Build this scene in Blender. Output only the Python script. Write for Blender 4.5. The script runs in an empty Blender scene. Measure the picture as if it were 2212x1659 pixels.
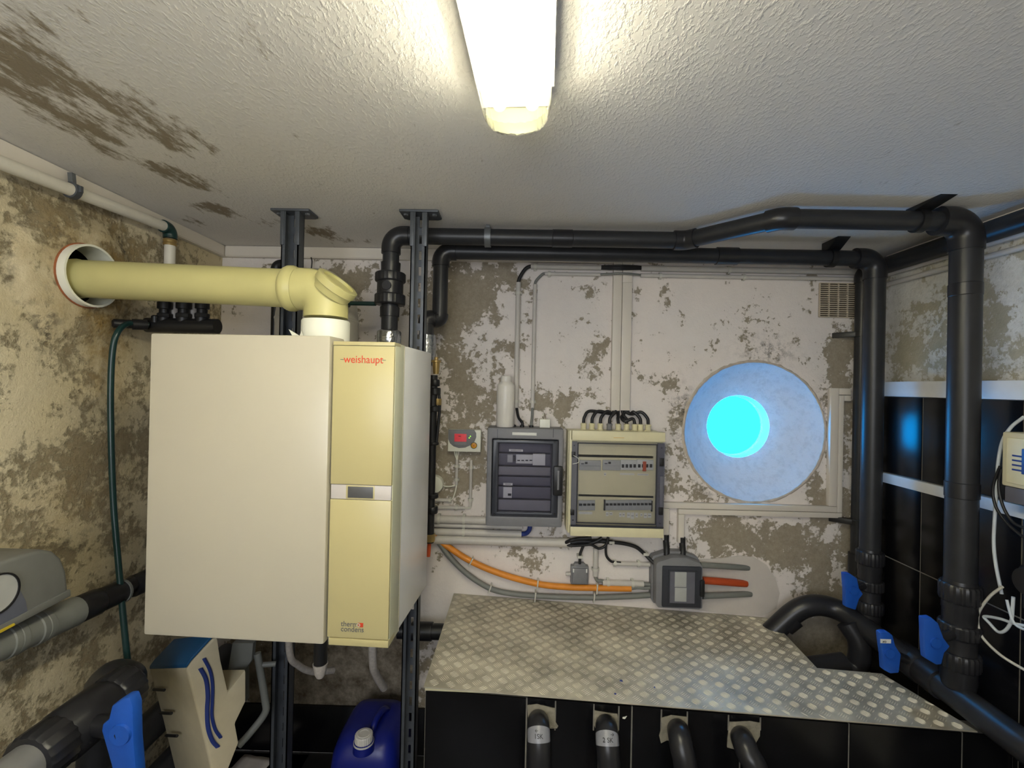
import bpy, bmesh, math, random
from mathutils import Vector as V, Matrix, noise as mnoise
random.seed(7)
sc = bpy.context.scene
C = sc.collection

# ------------------------------------------------------------------ camera
F = 1000.0                       # focal length in pixels of the 2212 x 1659 frame
CAM = V((0, 0, 1.72))
YAW, PITCH, ROLL = 0.014, 0.0035, 0.021
RM = (Matrix.Rotation(YAW, 3, 'Z') @ Matrix.Rotation(math.pi/2 + PITCH, 3, 'X') @ Matrix.Rotation(ROLL, 3, 'Z'))
cd = bpy.data.cameras.new('camera'); cam = bpy.data.objects.new('camera', cd); C.objects.link(cam)
cd.sensor_width = 36; cd.lens = F/2212*36; cd.clip_start = 0.02
cam.matrix_world = Matrix.Translation(CAM) @ RM.to_4x4()
sc.camera = cam

# ------------------------------------------------------------------ world, exposure, lamp strengths
w = bpy.data.worlds.new('world'); sc.world = w; w.use_nodes = True
w.node_tree.nodes['Background'].inputs[0].default_value = (0.90, 0.94, 1.0, 1)   # daylight fill, enters by an added, unseen window behind the camera
w.node_tree.nodes['Background'].inputs[1].default_value = 3.2
sc.view_settings.view_transform = 'Standard'; sc.view_settings.look = 'None'
sc.view_settings.gamma = 1; sc.view_settings.use_curve_mapping = False
sc.view_settings.exposure = 1.18
TUBE_STRENGTH = 36.0             # the two fluorescent tubes of the ceiling fixture
PORT_COL = (0.004, 0.36, 1.0); PORT_STRENGTH = 8.0   # lit pool water behind the round window

FILL_WIN = (-1.15, 0.35, 1.20, 2.16)  # window added for fill light, unseen in rear wall: left, right, sill, head
ld = bpy.data.lights.new('window_fill', 'AREA'); ld.shape = 'RECTANGLE'; ld.size = FILL_WIN[1]-FILL_WIN[0]; ld.size_y = FILL_WIN[3]-FILL_WIN[2]; ld.cycles.is_portal = True  # sampling portal for the added fill window
lo_ = bpy.data.objects.new('window_fill', ld); C.objects.link(lo_); lo_.location = ((FILL_WIN[0]+FILL_WIN[1])/2, -1.16, (FILL_WIN[2]+FILL_WIN[3])/2); lo_.rotation_euler = (math.pi/2, 0, 0)

# ------------------------------------------------------------------ pixel rays to places in the room
def ray(x, y):
    return RM @ V(((x-1106)/F, (829.5-y)/F, -1))
def Y(x, y, Yp):
    d = ray(x, y); return CAM + d*((Yp-CAM.y)/d.y)
def XP(x, y, Xp):
    d = ray(x, y); return CAM + d*((Xp-CAM.x)/d.x)
def ZP(x, y, Zp):
    d = ray(x, y); return CAM + d*((Zp-CAM.z)/d.z)
def zoom(ox, oy, s):
    return lambda zx, zy: (ox+zx/s, oy+zy/s)
z_a = zoom(0, 250, 3.318); z_b = zoom(540, 420, 4.365); z_c = zoom(0, 1100, 2.967); z_d = zoom(300, 1350, 3.456)
z_e = zoom(900, 780, 3.770); z_f = zoom(900, 1130, 2.765); z_g = zoom(1440, 680, 2.963); z_h = zoom(1640, 1150, 3.259)
z_i = zoom(1860, 760, 3.071); z_j = zoom(1640, 380, 3.867); z_l = zoom(0, 0, 2.963); z_m = zoom(920, 900, 5.184)
z_n = zoom(1210, 860, 5.184); z_o = zoom(680, 700, 4.146); z_p = zoom(300, 540, 4.424); z_q = zoom(1080, 460, 5.53)
z_r = zoom(1380, 400, 5.53); z_s = zoom(880, 720, 3.32); z_t = zoom(240, 640, 9.217); z_u = zoom(1200, 1150, 4.254)
z_v = zoom(2040, 860, 3.19); z_w = zoom(680, 1300, 4.62); z_x = zoom(200, 1150, 3.26)

YW = 2.14                                     # back wall
_c = Y(481, 533, YW); XL, ZC = _c.x, _c.z     # left wall, ceiling
XR = Y(1912, 560, YW).x                       # right wall
ZF = 0.0; YREAR = -1.15
def B(x, y, off=0.0): return Y(x, y, YW-off)

# ------------------------------------------------------------------ materials
def nt(name):
    m = bpy.data.materials.new(name); m.use_nodes = True
    return m, m.node_tree, m.node_tree.nodes['Principled BSDF']
def lin(c):
    return tuple(((v/255+0.055)/1.055)**2.4 if v/255 > 0.04045 else v/255/12.92 for v in c)
def mat(name, rgb, rough=0.5, metal=0.0, var=0.06, vs=25.0, bump=0.0, bs=150.0, spec=None, trans=0.0, emis=None, es=0.0, alpha=1.0, stretch=None):
    """plain procedural material: sRGB colour with a little tonal noise, optional fine relief"""
    m, t, b = nt(name); c = lin(rgb)
    g = t.nodes.new('ShaderNodeNewGeometry'); n = t.nodes.new('ShaderNodeTexNoise')
    n.inputs['Scale'].default_value = vs; n.inputs['Detail'].default_value = 5
    src = g.outputs['Position']
    if stretch:
        mp = t.nodes.new('ShaderNodeMapping'); mp.inputs['Scale'].default_value = stretch
        t.links.new(src, mp.inputs['Vector']); src = mp.outputs['Vector']
    t.links.new(src, n.inputs['Vector'])
    r = t.nodes.new('ShaderNodeValToRGB'); t.links.new(n.outputs['Fac'], r.inputs['Fac'])
    r.color_ramp.elements[0].position = 0.3; r.color_ramp.elements[1].position = 0.7
    r.color_ramp.elements[0].color = tuple(v*(1-var) for v in c)+(1,)
    r.color_ramp.elements[1].color = tuple(min(1, v*(1+var)) for v in c)+(1,)
    t.links.new(r.outputs['Color'], b.inputs['Base Color'])
    b.inputs['Roughness'].default_value = rough; b.inputs['Metallic'].default_value = metal
    if spec is not None: b.inputs['Specular IOR Level'].default_value = spec
    if trans: b.inputs['Transmission Weight'].default_value = trans
    if alpha < 1: b.inputs['Alpha'].default_value = alpha
    if emis:
        b.inputs['Emission Color'].default_value = lin(emis)+(1,); b.inputs['Emission Strength'].default_value = es
    if bump:
        n2 = t.nodes.new('ShaderNodeTexNoise'); n2.inputs['Scale'].default_value = bs; n2.inputs['Detail'].default_value = 3
        t.links.new(g.outputs['Position'], n2.inputs['Vector'])
        bp = t.nodes.new('ShaderNodeBump'); bp.inputs['Strength'].default_value = bump; bp.inputs['Distance'].default_value = 0.004
        t.links.new(n2.outputs['Fac'], bp.inputs['Height']); t.links.new(bp.outputs['Normal'], b.inputs['Normal'])
    return m
def pane_mat(name, tint, rough=0.05, body=0.15, bodycol=(60, 62, 66)):
    """clear cover: mostly see-through with a glossy skin"""
    m = bpy.data.materials.new(name); m.use_nodes = True; t = m.node_tree; t.nodes.clear()
    o = t.nodes.new('ShaderNodeOutputMaterial'); tr = t.nodes.new('ShaderNodeBsdfTransparent'); tr.inputs[0].default_value = lin(tint)+(1,)
    pb = t.nodes.new('ShaderNodeBsdfDiffuse'); pb.inputs[0].default_value = lin(bodycol)+(1,)
    mx = t.nodes.new('ShaderNodeMixShader'); mx.inputs[0].default_value = body
    gl = t.nodes.new('ShaderNodeBsdfGlossy'); gl.inputs['Roughness'].default_value = rough
    fr = t.nodes.new('ShaderNodeFresnel'); fr.inputs[0].default_value = 1.45
    m2 = t.nodes.new('ShaderNodeMixShader')
    t.links.new(tr.outputs[0], mx.inputs[1]); t.links.new(pb.outputs[0], mx.inputs[2])
    t.links.new(fr.outputs[0], m2.inputs[0]); t.links.new(mx.outputs[0], m2.inputs[1]); t.links.new(gl.outputs[0], m2.inputs[2])
    t.links.new(m2.outputs[0], o.inputs[0]); return m

def peel_mat(name, paint, paint2, plaster, plaster2, scale=9.0, sharp=30.0, fleck=0.18, stain=(120, 105, 60), bump=0.5):
    """flaking paint over plaster; attribute 'wear': R = how far the paint has come off, G = damp stain, B = dark mould; the back wall also carries painted shade in them"""
    m, t, b = nt(name); N = t.nodes.new; L = t.links.new
    g = N('ShaderNodeNewGeometry'); at = N('ShaderNodeAttribute'); at.attribute_name = 'wear'
    sp = N('ShaderNodeSeparateColor'); L(at.outputs['Color'], sp.inputs[0])
    def noi(s, d=8, r=0.62, dist=0.0):
        n = N('ShaderNodeTexNoise'); n.inputs['Scale'].default_value = s; n.inputs['Detail'].default_value = d
        n.inputs['Roughness'].default_value = r; n.inputs['Distortion'].default_value = dist
        L(g.outputs['Position'], n.inputs['Vector']); return n.outputs['Fac']
    def mth(op, a, bb, c=None, clamp=False):
        n = N('ShaderNodeMath'); n.operation = op; n.use_clamp = clamp
        for i, v in enumerate((a, bb, c)):
            if v is None: continue
            if isinstance(v, (int, float)): n.inputs[i].default_value = v
            else: L(v, n.inputs[i])
        return n.outputs[0]
    def mix(f, a, bb):
        n = N('ShaderNodeMix'); n.data_type = 'RGBA'
        if isinstance(f, (int, float)): n.inputs[0].default_value = f
        else: L(f, n.inputs[0])
        for i, v in ((6, a), (7, bb)):
            if isinstance(v, tuple): n.inputs[i].default_value = lin(v)+(1,)
            else: L(v, n.inputs[i])
        return n.outputs[2]
    n1 = noi(scale, 9, 0.65, 0.3); n2 = noi(scale*5.5, 6, 0.7)
    # R stored 0..1 with 0.5 neutral
    s = mth('ADD', n1, mth('MULTIPLY', mth('SUBTRACT', n2, 0.5), fleck*2))
    s = mth('ADD', s, mth('SUBTRACT', sp.outputs[0], 0.5))
    mask = mth('MULTIPLY_ADD', mth('SUBTRACT', s, 0.5), sharp, 0.5, clamp=True)
    big = noi(2.3, 4, 0.5)
    ramp = mth('MULTIPLY_ADD', mth('SUBTRACT', big, 0.5), 4.0, 0.5, clamp=True)
    pc = mix(ramp, paint, paint2)
    gr = mth('MULTIPLY_ADD', mth('SUBTRACT', noi(60, 6, 0.8), 0.5), 3.0, 0.5, clamp=True)
    pl = mix(gr, plaster, plaster2)
    col = mix(mask, pc, pl)
    dn = mth('MULTIPLY_ADD', mth('SUBTRACT', noi(14, 7, 0.7), 0.5), 3.0, 0.5, clamp=True)
    col = mix(mth('MULTIPLY', sp.outputs[1], dn, clamp=True), col, stain)
    md = mth('MULTIPLY_ADD', mth('SUBTRACT', noi(30, 8, 0.75), 0.52), 9.0, 0.3, clamp=True)
    col = mix(mth('MULTIPLY', sp.outputs[2], md, clamp=True), col, (62, 56, 50))
    L(col, b.inputs['Base Color']); b.inputs['Roughness'].default_value = 0.85
    h = mth('ADD', mth('MULTIPLY', mask, -0.6), mth('MULTIPLY', noi(90, 5, 0.7), 0.9))
    h = mth('ADD', h, mth('MULTIPLY', noi(7, 4, 0.5), 1.6))
    bp = N('ShaderNodeBump'); bp.inputs['Strength'].default_value = bump; bp.inputs['Distance'].default_value = 0.006
    L(h, bp.inputs['Height']); L(bp.outputs['Normal'], b.inputs['Normal'])
    return m

def ceiling_mat():
    m, t, b = nt('roughcast_ceiling'); N = t.nodes.new; L = t.links.new
    g = N('ShaderNodeNewGeometry'); at = N('ShaderNodeAttribute'); at.attribute_name = 'wear'
    sp = N('ShaderNodeSeparateColor'); L(at.outputs['Color'], sp.inputs[0])
    mp = N('ShaderNodeMapping'); mp.inputs['Rotation'].default_value = (0, 0, 0.25); mp.inputs['Scale'].default_value = (3.2, 1.0, 1)
    L(g.outputs['Position'], mp.inputs['Vector'])
    n1 = N('ShaderNodeTexNoise'); n1.inputs['Scale'].default_value = 4.0; n1.inputs['Detail'].default_value = 9; n1.inputs['Roughness'].default_value = 0.68
    L(mp.outputs[0], n1.inputs['Vector'])
    nf = N('ShaderNodeTexNoise'); nf.inputs['Scale'].default_value = 22; nf.inputs['Detail'].default_value = 6; nf.inputs['Roughness'].default_value = 0.7
    L(mp.outputs[0], nf.inputs['Vector'])
    def mth(op, a, bb, c=None, clamp=False):
        n = N('ShaderNodeMath'); n.operation = op; n.use_clamp = clamp
        for i, v in enumerate((a, bb, c)):
            if v is None: continue
            if isinstance(v, (int, float)): n.inputs[i].default_value = v
            else: L(v, n.inputs[i])
        return n.outputs[0]
    s = mth('ADD', mth('ADD', mth('MULTIPLY', mth('SUBTRACT', n1.outputs['Fac'], 0.5), 1.8), nf.outputs['Fac']), mth('MULTIPLY', mth('SUBTRACT', sp.outputs[0], 0.5), 2.0))
    mask = mth('MULTIPLY_ADD', mth('SUBTRACT', s, 0.50), 4.5, 0.5, clamp=True)
    n3 = N('ShaderNodeTexNoise'); n3.inputs['Scale'].default_value = 1.6; n3.inputs['Detail'].default_value = 4
    L(g.outputs['Position'], n3.inputs['Vector'])
    cr = N('ShaderNodeValToRGB'); L(n3.outputs['Fac'], cr.inputs[0])
    cr.color_ramp.elements[0].position = 0.3; cr.color_ramp.elements[1].position = 0.7
    cr.color_ramp.elements[0].color = lin((222, 218, 212))+(1,); cr.color_ramp.elements[1].color = lin((230, 227, 222))+(1,)
    mx = N('ShaderNodeMix'); mx.data_type = 'RGBA'; L(mask, mx.inputs[0]); L(cr.outputs[0], mx.inputs[6]); mx.inputs[7].default_value = lin((146, 134, 114))+(1,)
    L(mx.outputs[2], b.inputs['Base Color']); b.inputs['Roughness'].default_value = 0.9
    n2 = N('ShaderNodeTexNoise'); n2.inputs['Scale'].default_value = 70; n2.inputs['Detail'].default_value = 4; n2.inputs['Roughness'].default_value = 0.55; n2.inputs['Distortion'].default_value = 0.15
    mp2 = N('ShaderNodeMapping'); mp2.inputs['Rotation'].default_value = (0, 0, 0.6); mp2.inputs['Scale'].default_value = (1.9, 1.0, 1); L(g.outputs['Position'], mp2.inputs['Vector']); L(mp2.outputs[0], n2.inputs['Vector'])
    rr = N('ShaderNodeValToRGB'); L(n2.outputs['Fac'], rr.inputs[0]); rr.color_ramp.elements[0].position = 0.48; rr.color_ramp.elements[1].position = 0.80
    bp = N('ShaderNodeBump'); bp.inputs['Strength'].default_value = 0.36; bp.inputs['Distance'].default_value = 0.005
    L(rr.outputs[0], bp.inputs['Height']); L(bp.outputs['Normal'], b.inputs['Normal'])
    return m

MT = dict(
    white=mat('white_enamel', (188, 182, 164), 0.28, var=0.015, vs=3),
    sidewhite=mat('white_side_sheet', (226, 226, 224), 0.22, var=0.02, vs=3),
    yellow=mat('cream_yellow_enamel', (186, 176, 130), 0.3, var=0.02, vs=3),
    yellowside=mat('pale_door_side', (196, 196, 168), 0.35, var=0.02),
    flue=mat('yellowed_flue_plastic', (192, 186, 128), 0.38, var=0.05, vs=5),
    collar=mat('white_collar_plastic', (236, 236, 222), 0.4, var=0.02),
    pvc=mat('dark_grey_pvc', (42, 43, 46), 0.38, var=0.12, vs=18, spec=0.4),
    pvcfit=mat('dark_pvc_fitting', (38, 38, 41), 0.32, var=0.1, vs=20, spec=0.42),
    black=mat('black_plastic', (26, 26, 28), 0.4, var=0.15),
    cable=mat('black_cable', (30, 30, 33), 0.45, var=0.1),
    blue=mat('blue_handle_plastic', (28, 84, 178), 0.42, var=0.08),
    bluecan=mat('blue_can_plastic', (22, 34, 128), 0.35, var=0.12, vs=10),
    steel=mat('galvanised_steel', (112, 116, 120), 0.45, metal=0.55, var=0.16, vs=30),
    darksteel=mat('dark_steel', (84, 88, 94), 0.45, metal=0.4, var=0.12),
    alu=mat('checker_aluminium', (184, 178, 160), 0.48, metal=0.25, var=0.32, vs=9, bump=0.15),
    alubar=mat('worn_bar_aluminium', (212, 206, 188), 0.5, metal=0.25, var=0.18, vs=9),
    tile=mat('black_glazed_tile', (15, 15, 17), 0.22, var=0.3, vs=6),
    grout=mat('grey_grout', (122, 118, 110), 0.9, var=0.15, vs=40),
    mortar=mat('rough_mortar', (138, 132, 116), 0.9, var=0.2, vs=40, bump=0.9, bs=90),
    mortarrim=mat('rough_rim_plaster', (196, 184, 170), 0.9, var=0.14, vs=40, bump=0.7, bs=90),
    strip=mat('white_trim_board', (224, 224, 222), 0.4, var=0.03),
    pipew=mat('white_painted_pipe', (216, 212, 200), 0.4, var=0.04),
    trunk=mat('white_trunking_plastic', (218, 211, 200), 0.42, var=0.03, vs=8),
    conduit=mat('grey_white_conduit', (200, 196, 190), 0.45, var=0.05),
    clip=mat('cable_clip_plastic', (206, 204, 194), 0.5, var=0.05),
    cabgrey=mat('grey_cabinet_plastic', (122, 122, 126), 0.5, var=0.05, bump=0.1, bs=400),
    cabdark=mat('dark_door_frame', (52, 54, 62), 0.3, var=0.06),
    cabpanel=mat('dark_inner_panel', (98, 98, 108), 0.55, var=0.05),
    cabpanel2=mat('grey_inner_panel', (128, 128, 132), 0.55, var=0.05),
    cream=mat('cream_cabinet_plastic', (222, 215, 178), 0.42, var=0.03),
    creamin=mat('grey_blanking_panel', (152, 153, 152), 0.5, var=0.05),
    module=mat('breaker_module', (206, 208, 204), 0.45, var=0.04),
    modgrey=mat('grey_breaker_module', (172, 174, 172), 0.45, var=0.05),
    sticker=mat('grey_sticker', (138, 139, 146), 0.35, var=0.1, vs=60),
    label=mat('paper_label', (226, 226, 220), 0.6, var=0.04, vs=80),
    ink=mat('grey_ink', (96, 96, 98), 0.6),
    inkblack=mat('black_ink', (28, 26, 26), 0.6),
    red=mat('red_lettering', (206, 66, 32), 0.5, var=0.02),
    lcd=mat('red_lcd', (190, 50, 56), 0.25, var=0.12, vs=90, emis=(200, 50, 56), es=0.15),
    led=mat('green_led', (120, 220, 40), 0.3, emis=(130, 230, 50), es=1.2),
    dial=mat('amber_button', (214, 158, 30), 0.4),
    orange=mat('orange_corrugated_conduit', (222, 140, 44), 0.45, var=0.06),
    rust=mat('rust_brown_gasket', (150, 88, 52), 0.7, var=0.2),
    redpipe=mat('red_orange_conduit', (190, 78, 36), 0.5, var=0.1),
    greyhose=mat('grey_flexible_conduit', (122, 124, 120), 0.5, var=0.06),
    bottle=mat('white_bottle_plastic', (226, 222, 214), 0.35, var=0.03),
    hose=mat('dark_green_hose', (22, 52, 50), 0.3, var=0.12),
    brass=mat('brass', (176, 150, 96), 0.35, metal=0.7, var=0.1),
    foil=mat('crumpled_foil', (176, 178, 180), 0.22, metal=0.9, var=0.1, bump=0.9, bs=45),
    cellgrey=mat('grey_cell_plastic', (116, 118, 114), 0.45, var=0.06),
    cellcover=mat('grey_cover_plastic', (112, 113, 110), 0.42, var=0.05),
    panelblue=mat('grey_blue_panel', (98, 102, 116), 0.45),
    yellowstk=mat('yellow_sticker', (196, 172, 44), 0.5),
    greypipe=mat('light_grey_pvc', (118, 118, 118), 0.4, var=0.05),
    beige=mat('beige_device_case', (206, 200, 170), 0.5, var=0.04),
    deviceblue=mat('device_blue_panel', (40, 62, 130), 0.4),
    housing=mat('off_white_housing', (196, 186, 158), 0.5, var=0.05),
    lidblue=mat('blue_lid', (24, 82, 128), 0.45),
    wave=mat('blue_wave_print', (36, 56, 128), 0.45),
    paper=mat('crumpled_paper', (214, 204, 194), 0.8, var=0.1),
    vessel=mat('pale_grey_vessel', (190, 186, 176), 0.45, var=0.04),
    whitewire=mat('white_cable', (196, 204, 212), 0.45, var=0.04),
    floor=mat('dark_floor_tile', (34, 33, 32), 0.45, var=0.3, vs=8),
    concrete=mat('raw_concrete', (126, 114, 92), 0.95, var=0.35, vs=14, bump=0.8, bs=60),
    hosew=mat('clear_braided_hose', (170, 164, 158), 0.35, var=0.15, vs=120),
    vent=mat('beige_vent_plastic', (196, 184, 164), 0.5, var=0.04),
    ventdark=mat('dark_vent_void', (70, 60, 48), 0.9),
    lampbase=mat('lamp_base_plastic', (214, 214, 206), 0.45, var=0.02),
    smooth_patch=mat('fresh_plaster', (202, 195, 188), 0.85, var=0.05, vs=12, bump=0.35, bs=60),
    display=mat('boiler_display', (82, 82, 84), 0.35, var=0.05, vs=60),
    dispstrip=mat('grey_display_strip', (196, 190, 186), 0.4, var=0.03),
)
MT['glass'] = pane_mat('clear_cabinet_door', (250, 250, 252), 0.04, 0.06, (120, 122, 128))
MT['glassdark'] = pane_mat('smoked_cabinet_door', (246, 245, 250), 0.03, 0.03, (70, 70, 80))
MT['diffuser'] = pane_mat('ribbed_lamp_cover', (255, 255, 246), 0.2, 0.28, (250, 250, 232))
MT['endcap_dimmed'] = pane_mat('dimmed_lamp_end_cap', (250, 250, 236), 0.2, 0.45, (206, 204, 172))  # darker copy of the cover: dimming past the tube ends put in colour
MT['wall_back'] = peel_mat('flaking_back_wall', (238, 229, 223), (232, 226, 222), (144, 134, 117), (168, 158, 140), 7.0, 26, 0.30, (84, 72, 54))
MT['wall_left'] = peel_mat('damp_left_wall', (222, 211, 182), (208, 195, 160), (136, 124, 98), (164, 151, 122), 8.0, 9.0, 0.35, (150, 122, 66), 0.9)
MT['wall_right'] = peel_mat('flaking_right_wall', (236, 236, 232), (226, 224, 216), (178, 172, 152), (196, 190, 168), 6.0, 22, 0.25)
MT['cone'] = peel_mat('painted_cone', (216, 216, 218), (210, 208, 208), (150, 142, 130), (160, 150, 140), 9.0, 30, 0.2)
MT['ceiling'] = ceiling_mat()
def emit(name, col, s):
    m = bpy.data.materials.new(name); m.use_nodes = True; t = m.node_tree; t.nodes.clear()
    o = t.nodes.new('ShaderNodeOutputMaterial'); e = t.nodes.new('ShaderNodeEmission'); e.inputs[0].default_value = col+(1,); e.inputs[1].default_value = s
    t.links.new(e.outputs[0], o.inputs[0]); return m
MT['tube'] = emit('fluorescent_tube', (1.0, 0.93, 0.76), TUBE_STRENGTH)
MT['port'] = emit('lit_pool_water', PORT_COL, PORT_STRENGTH)

# ------------------------------------------------------------------ mesh helpers
class G:
    def __init__(s): s.v = []; s.f = []
    def add(s, vs, fs):
        n = len(s.v); s.v += [V(p) for p in vs]; s.f += [tuple(i+n for i in f) for f in fs]; return s
    def box(s, a, b):
        x0, x1 = sorted((a[0], b[0])); y0, y1 = sorted((a[1], b[1])); z0, z1 = sorted((a[2], b[2]))
        return s.add([(x0,y0,z0),(x1,y0,z0),(x1,y1,z0),(x0,y1,z0),(x0,y0,z1),(x1,y0,z1),(x1,y1,z1),(x0,y1,z1)],
                     [(0,3,2,1),(4,5,6,7),(0,1,5,4),(1,2,6,5),(2,3,7,6),(3,0,4,7)])
    def obox(s, o, a, b, c):
        """box from corner o along edge vectors a, b, c"""
        o, a, b, c = V(o), V(a), V(b), V(c)
        return s.add([o, o+a, o+a+b, o+b, o+c, o+a+c, o+a+b+c, o+b+c], [(0,3,2,1),(4,5,6,7),(0,1,5,4),(1,2,6,5),(2,3,7,6),(3,0,4,7)])
    def tube(s, path, r, n=16, caps=True):
        P = [V(p) for p in path]; rs = r if isinstance(r, (list, tuple)) else [r]*len(P)
        T = []
        for i in range(len(P)):
            d = (P[min(i+1, len(P)-1)]-P[max(i-1, 0)]); T.append(d.normalized())
        u = T[0].orthogonal().normalized(); rings = []
        for i in range(len(P)):
            u = (u-T[i]*u.dot(T[i])); u = u.normalized() if u.length > 1e-6 else T[i].orthogonal().normalized()
            w_ = T[i].cross(u)
            rings.append([P[i]+(u*math.cos(2*math.pi*k/n)+w_*math.sin(2*math.pi*k/n))*rs[i] for k in range(n)])
        vs = [p for rg in rings for p in rg]; fs = []
        for i in range(len(P)-1):
            for k in range(n):
                a = i*n+k; b = i*n+(k+1) % n; fs.append((a, b, b+n, a+n))
        if caps: fs.append(tuple(range(n-1, -1, -1))); fs.append(tuple(range((len(P)-1)*n, len(P)*n)))
        return s.add(vs, fs)
    def lathe(s, o, d, prof, n=28, caps=True):
        o, d = V(o), V(d).normalized(); u = d.orthogonal().normalized(); w_ = d.cross(u); vs = []; fs = []
        for t, r in prof:
            vs += [o+d*t+(u*math.cos(2*math.pi*k/n)+w_*math.sin(2*math.pi*k/n))*max(r, 1e-5) for k in range(n)]
        for i in range(len(prof)-1):
            for k in range(n):
                a = i*n+k; b = i*n+(k+1) % n; fs.append((a, b, b+n, a+n))
        if caps: fs.append(tuple(range(n-1, -1, -1))); fs.append(tuple(range((len(prof)-1)*n, len(prof)*n)))
        return s.add(vs, fs)
    def prism(s, pts, ext):
        pts = [V(p) for p in pts]; e = V(ext); n = len(pts)
        return s.add(pts+[p+e for p in pts], [tuple(range(n)), tuple(range(2*n-1, n-1, -1))]+[(i, i+n, (i+1) % n+n, (i+1) % n) for i in range(n)])
    def ring(s, o, d, r0, r1, t, n=32):
        return s.lathe(o, d, [(0, r0), (0, r1), (t, r1), (t, r0), (0, r0)], n, caps=False)
    def xf(s, m):
        s.v = [m @ p for p in s.v]; return s

ORG = {}
def finish(me, smooth=True, ang=38):
    if smooth:
        me.shade_smooth(); me.set_sharp_from_angle(angle=math.radians(ang))
def obj(name, g, m, parent=None, bev=0.0, smooth=True, label=None, cat=None, group=None, kind=None, seg=2, ang=38):
    if parent is None:
        xs = [p.x for p in g.v]; ys = [p.y for p in g.v]; zs = [p.z for p in g.v]
        org = V(((min(xs)+max(xs))/2, (min(ys)+max(ys))/2, min(zs)))
    else: org = ORG[parent.name]
    me = bpy.data.meshes.new(name); bm = bmesh.new()
    vs = [bm.verts.new(p-org) for p in g.v]
    for f in g.f:
        try: bm.faces.new([vs[i] for i in f])
        except ValueError: pass
    bmesh.ops.remove_doubles(bm, verts=bm.verts, dist=1e-6)
    bmesh.ops.recalc_face_normals(bm, faces=bm.faces)
    if bev:
        es = [e for e in bm.edges if len(e.link_faces) == 2 and e.calc_face_angle(0) > math.radians(30)]
        bmesh.ops.bevel(bm, geom=es, offset=bev, segments=seg, affect='EDGES', clamp_overlap=True, profile=0.6)
    bm.to_mesh(me); bm.free(); finish(me, smooth, ang)
    o = bpy.data.objects.new(name, me); C.objects.link(o)
    me.materials.append(MT[m] if isinstance(m, str) else m)
    if parent is None: o.location = org
    else: o.parent = parent
    ORG[o.name] = org
    if label: o['label'] = label
    if cat: o['category'] = cat
    if group: o['group'] = group
    if kind: o['kind'] = kind
    return o
def thing(name, loc, label, cat, group=None, kind=None):
    o = bpy.data.objects.new(name, None); C.objects.link(o); o.location = V(loc); o.empty_display_size = 0.05
    ORG[o.name] = V(loc)
    if label: o['label'] = label
    if cat: o['category'] = cat
    if group: o['group'] = group
    if kind: o['kind'] = kind
    return o
def cr(pts, n=8):
    """smooth curve through points"""
    P = [V(p) for p in pts]; P = [P[0]*2-P[1]]+P+[P[-1]*2-P[-2]]; out = []
    for i in range(1, len(P)-2):
        a, b, c, d = P[i-1:i+3]
        for k in range(n):
            t = k/n; out.append(0.5*((2*b)+(c-a)*t+(2*a-5*b+4*c-d)*t*t+(3*b-a-3*c+d)*t**3))
    out.append(P[-2]); return out
def text(name, body, size, o, right, up, m, parent, extrude=0.0004, align='LEFT', sx=1.0):
    cu = bpy.data.curves.new(name, 'FONT'); cu.body = body; cu.size = size; cu.align_x = align; cu.extrude = extrude
    t = bpy.data.objects.new(name+'_tmp', cu); C.objects.link(t)
    me = bpy.data.meshes.new_from_object(t.evaluated_get(bpy.context.evaluated_depsgraph_get()))
    bpy.data.objects.remove(t); bpy.data.curves.remove(cu)
    r, u = V(right).normalized(), V(up).normalized(); n_ = r.cross(u)
    M = Matrix((r*sx, u, n_)).transposed(); org = ORG[parent.name]
    for v in me.vertices: v.co = M @ v.co + V(o) - org
    me.name = name; me.materials.clear(); me.materials.append(MT[m])
    ob = bpy.data.objects.new(name, me); C.objects.link(ob); ob.parent = parent; ORG[ob.name] = org
    return ob
def rect(zf, x0, y0, x1, y1, Yf, Yb=None):
    """box whose front face at depth Yf spans two corners of a zoomed view"""
    a = Y(*zf(x0, y0), Yf); b = Y(*zf(x1, y1), Yf)
    return (a.x, Yf, a.z), (b.x, Yb if Yb is not None else YW, b.z)
def poly(zf, pts, Yf): return [Y(*zf(*p), Yf) for p in pts]

def elbow_path(p, a, b, bend, sock):
    """points of a bend at corner p coming from a and leaving to b"""
    d1 = (V(a)-V(p)).normalized(); d2 = (V(b)-V(p)).normalized(); th = math.pi-d1.angle(d2)
    t = bend*math.tan(th/2); c = V(p)+(d1+d2).normalized()*(bend/math.cos(th/2)); out = [V(p)+d1*(t+sock)]
    s0 = V(p)+d1*t-c; ax = s0.cross(V(p)+d2*t-c)
    if ax.length < 1e-9: return [V(p)+d1*(t+sock), V(p)+d2*(t+sock)]
    for k in range(11): out.append(c+Matrix.Rotation(th*k/10, 3, ax.normalized()) @ s0)
    out.append(V(p)+d2*(t+sock)); return out
def run(parent, pts, r, bend=1.5, sock=0.9, fat=1.17, pm='pvc', fm='pvcfit', n=24, ends=None):
    """straight pipes and socket elbows through the points, as parts of parent"""
    P = [V(p) for p in pts]
    for i in range(len(P)-1):
        obj('pipe', G().tube([P[i], P[i+1]], r, n) if len(P) == 2 else G().tube(trim(P, i, r*bend), r, n), pm, parent)
    for i in range(1, len(P)-1):
        ep = elbow_path(P[i], P[i-1], P[i+1], r*bend, r*sock)
        obj('elbow', G().tube(ep, r*fat, n), fm, parent, bev=0.0)
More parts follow.
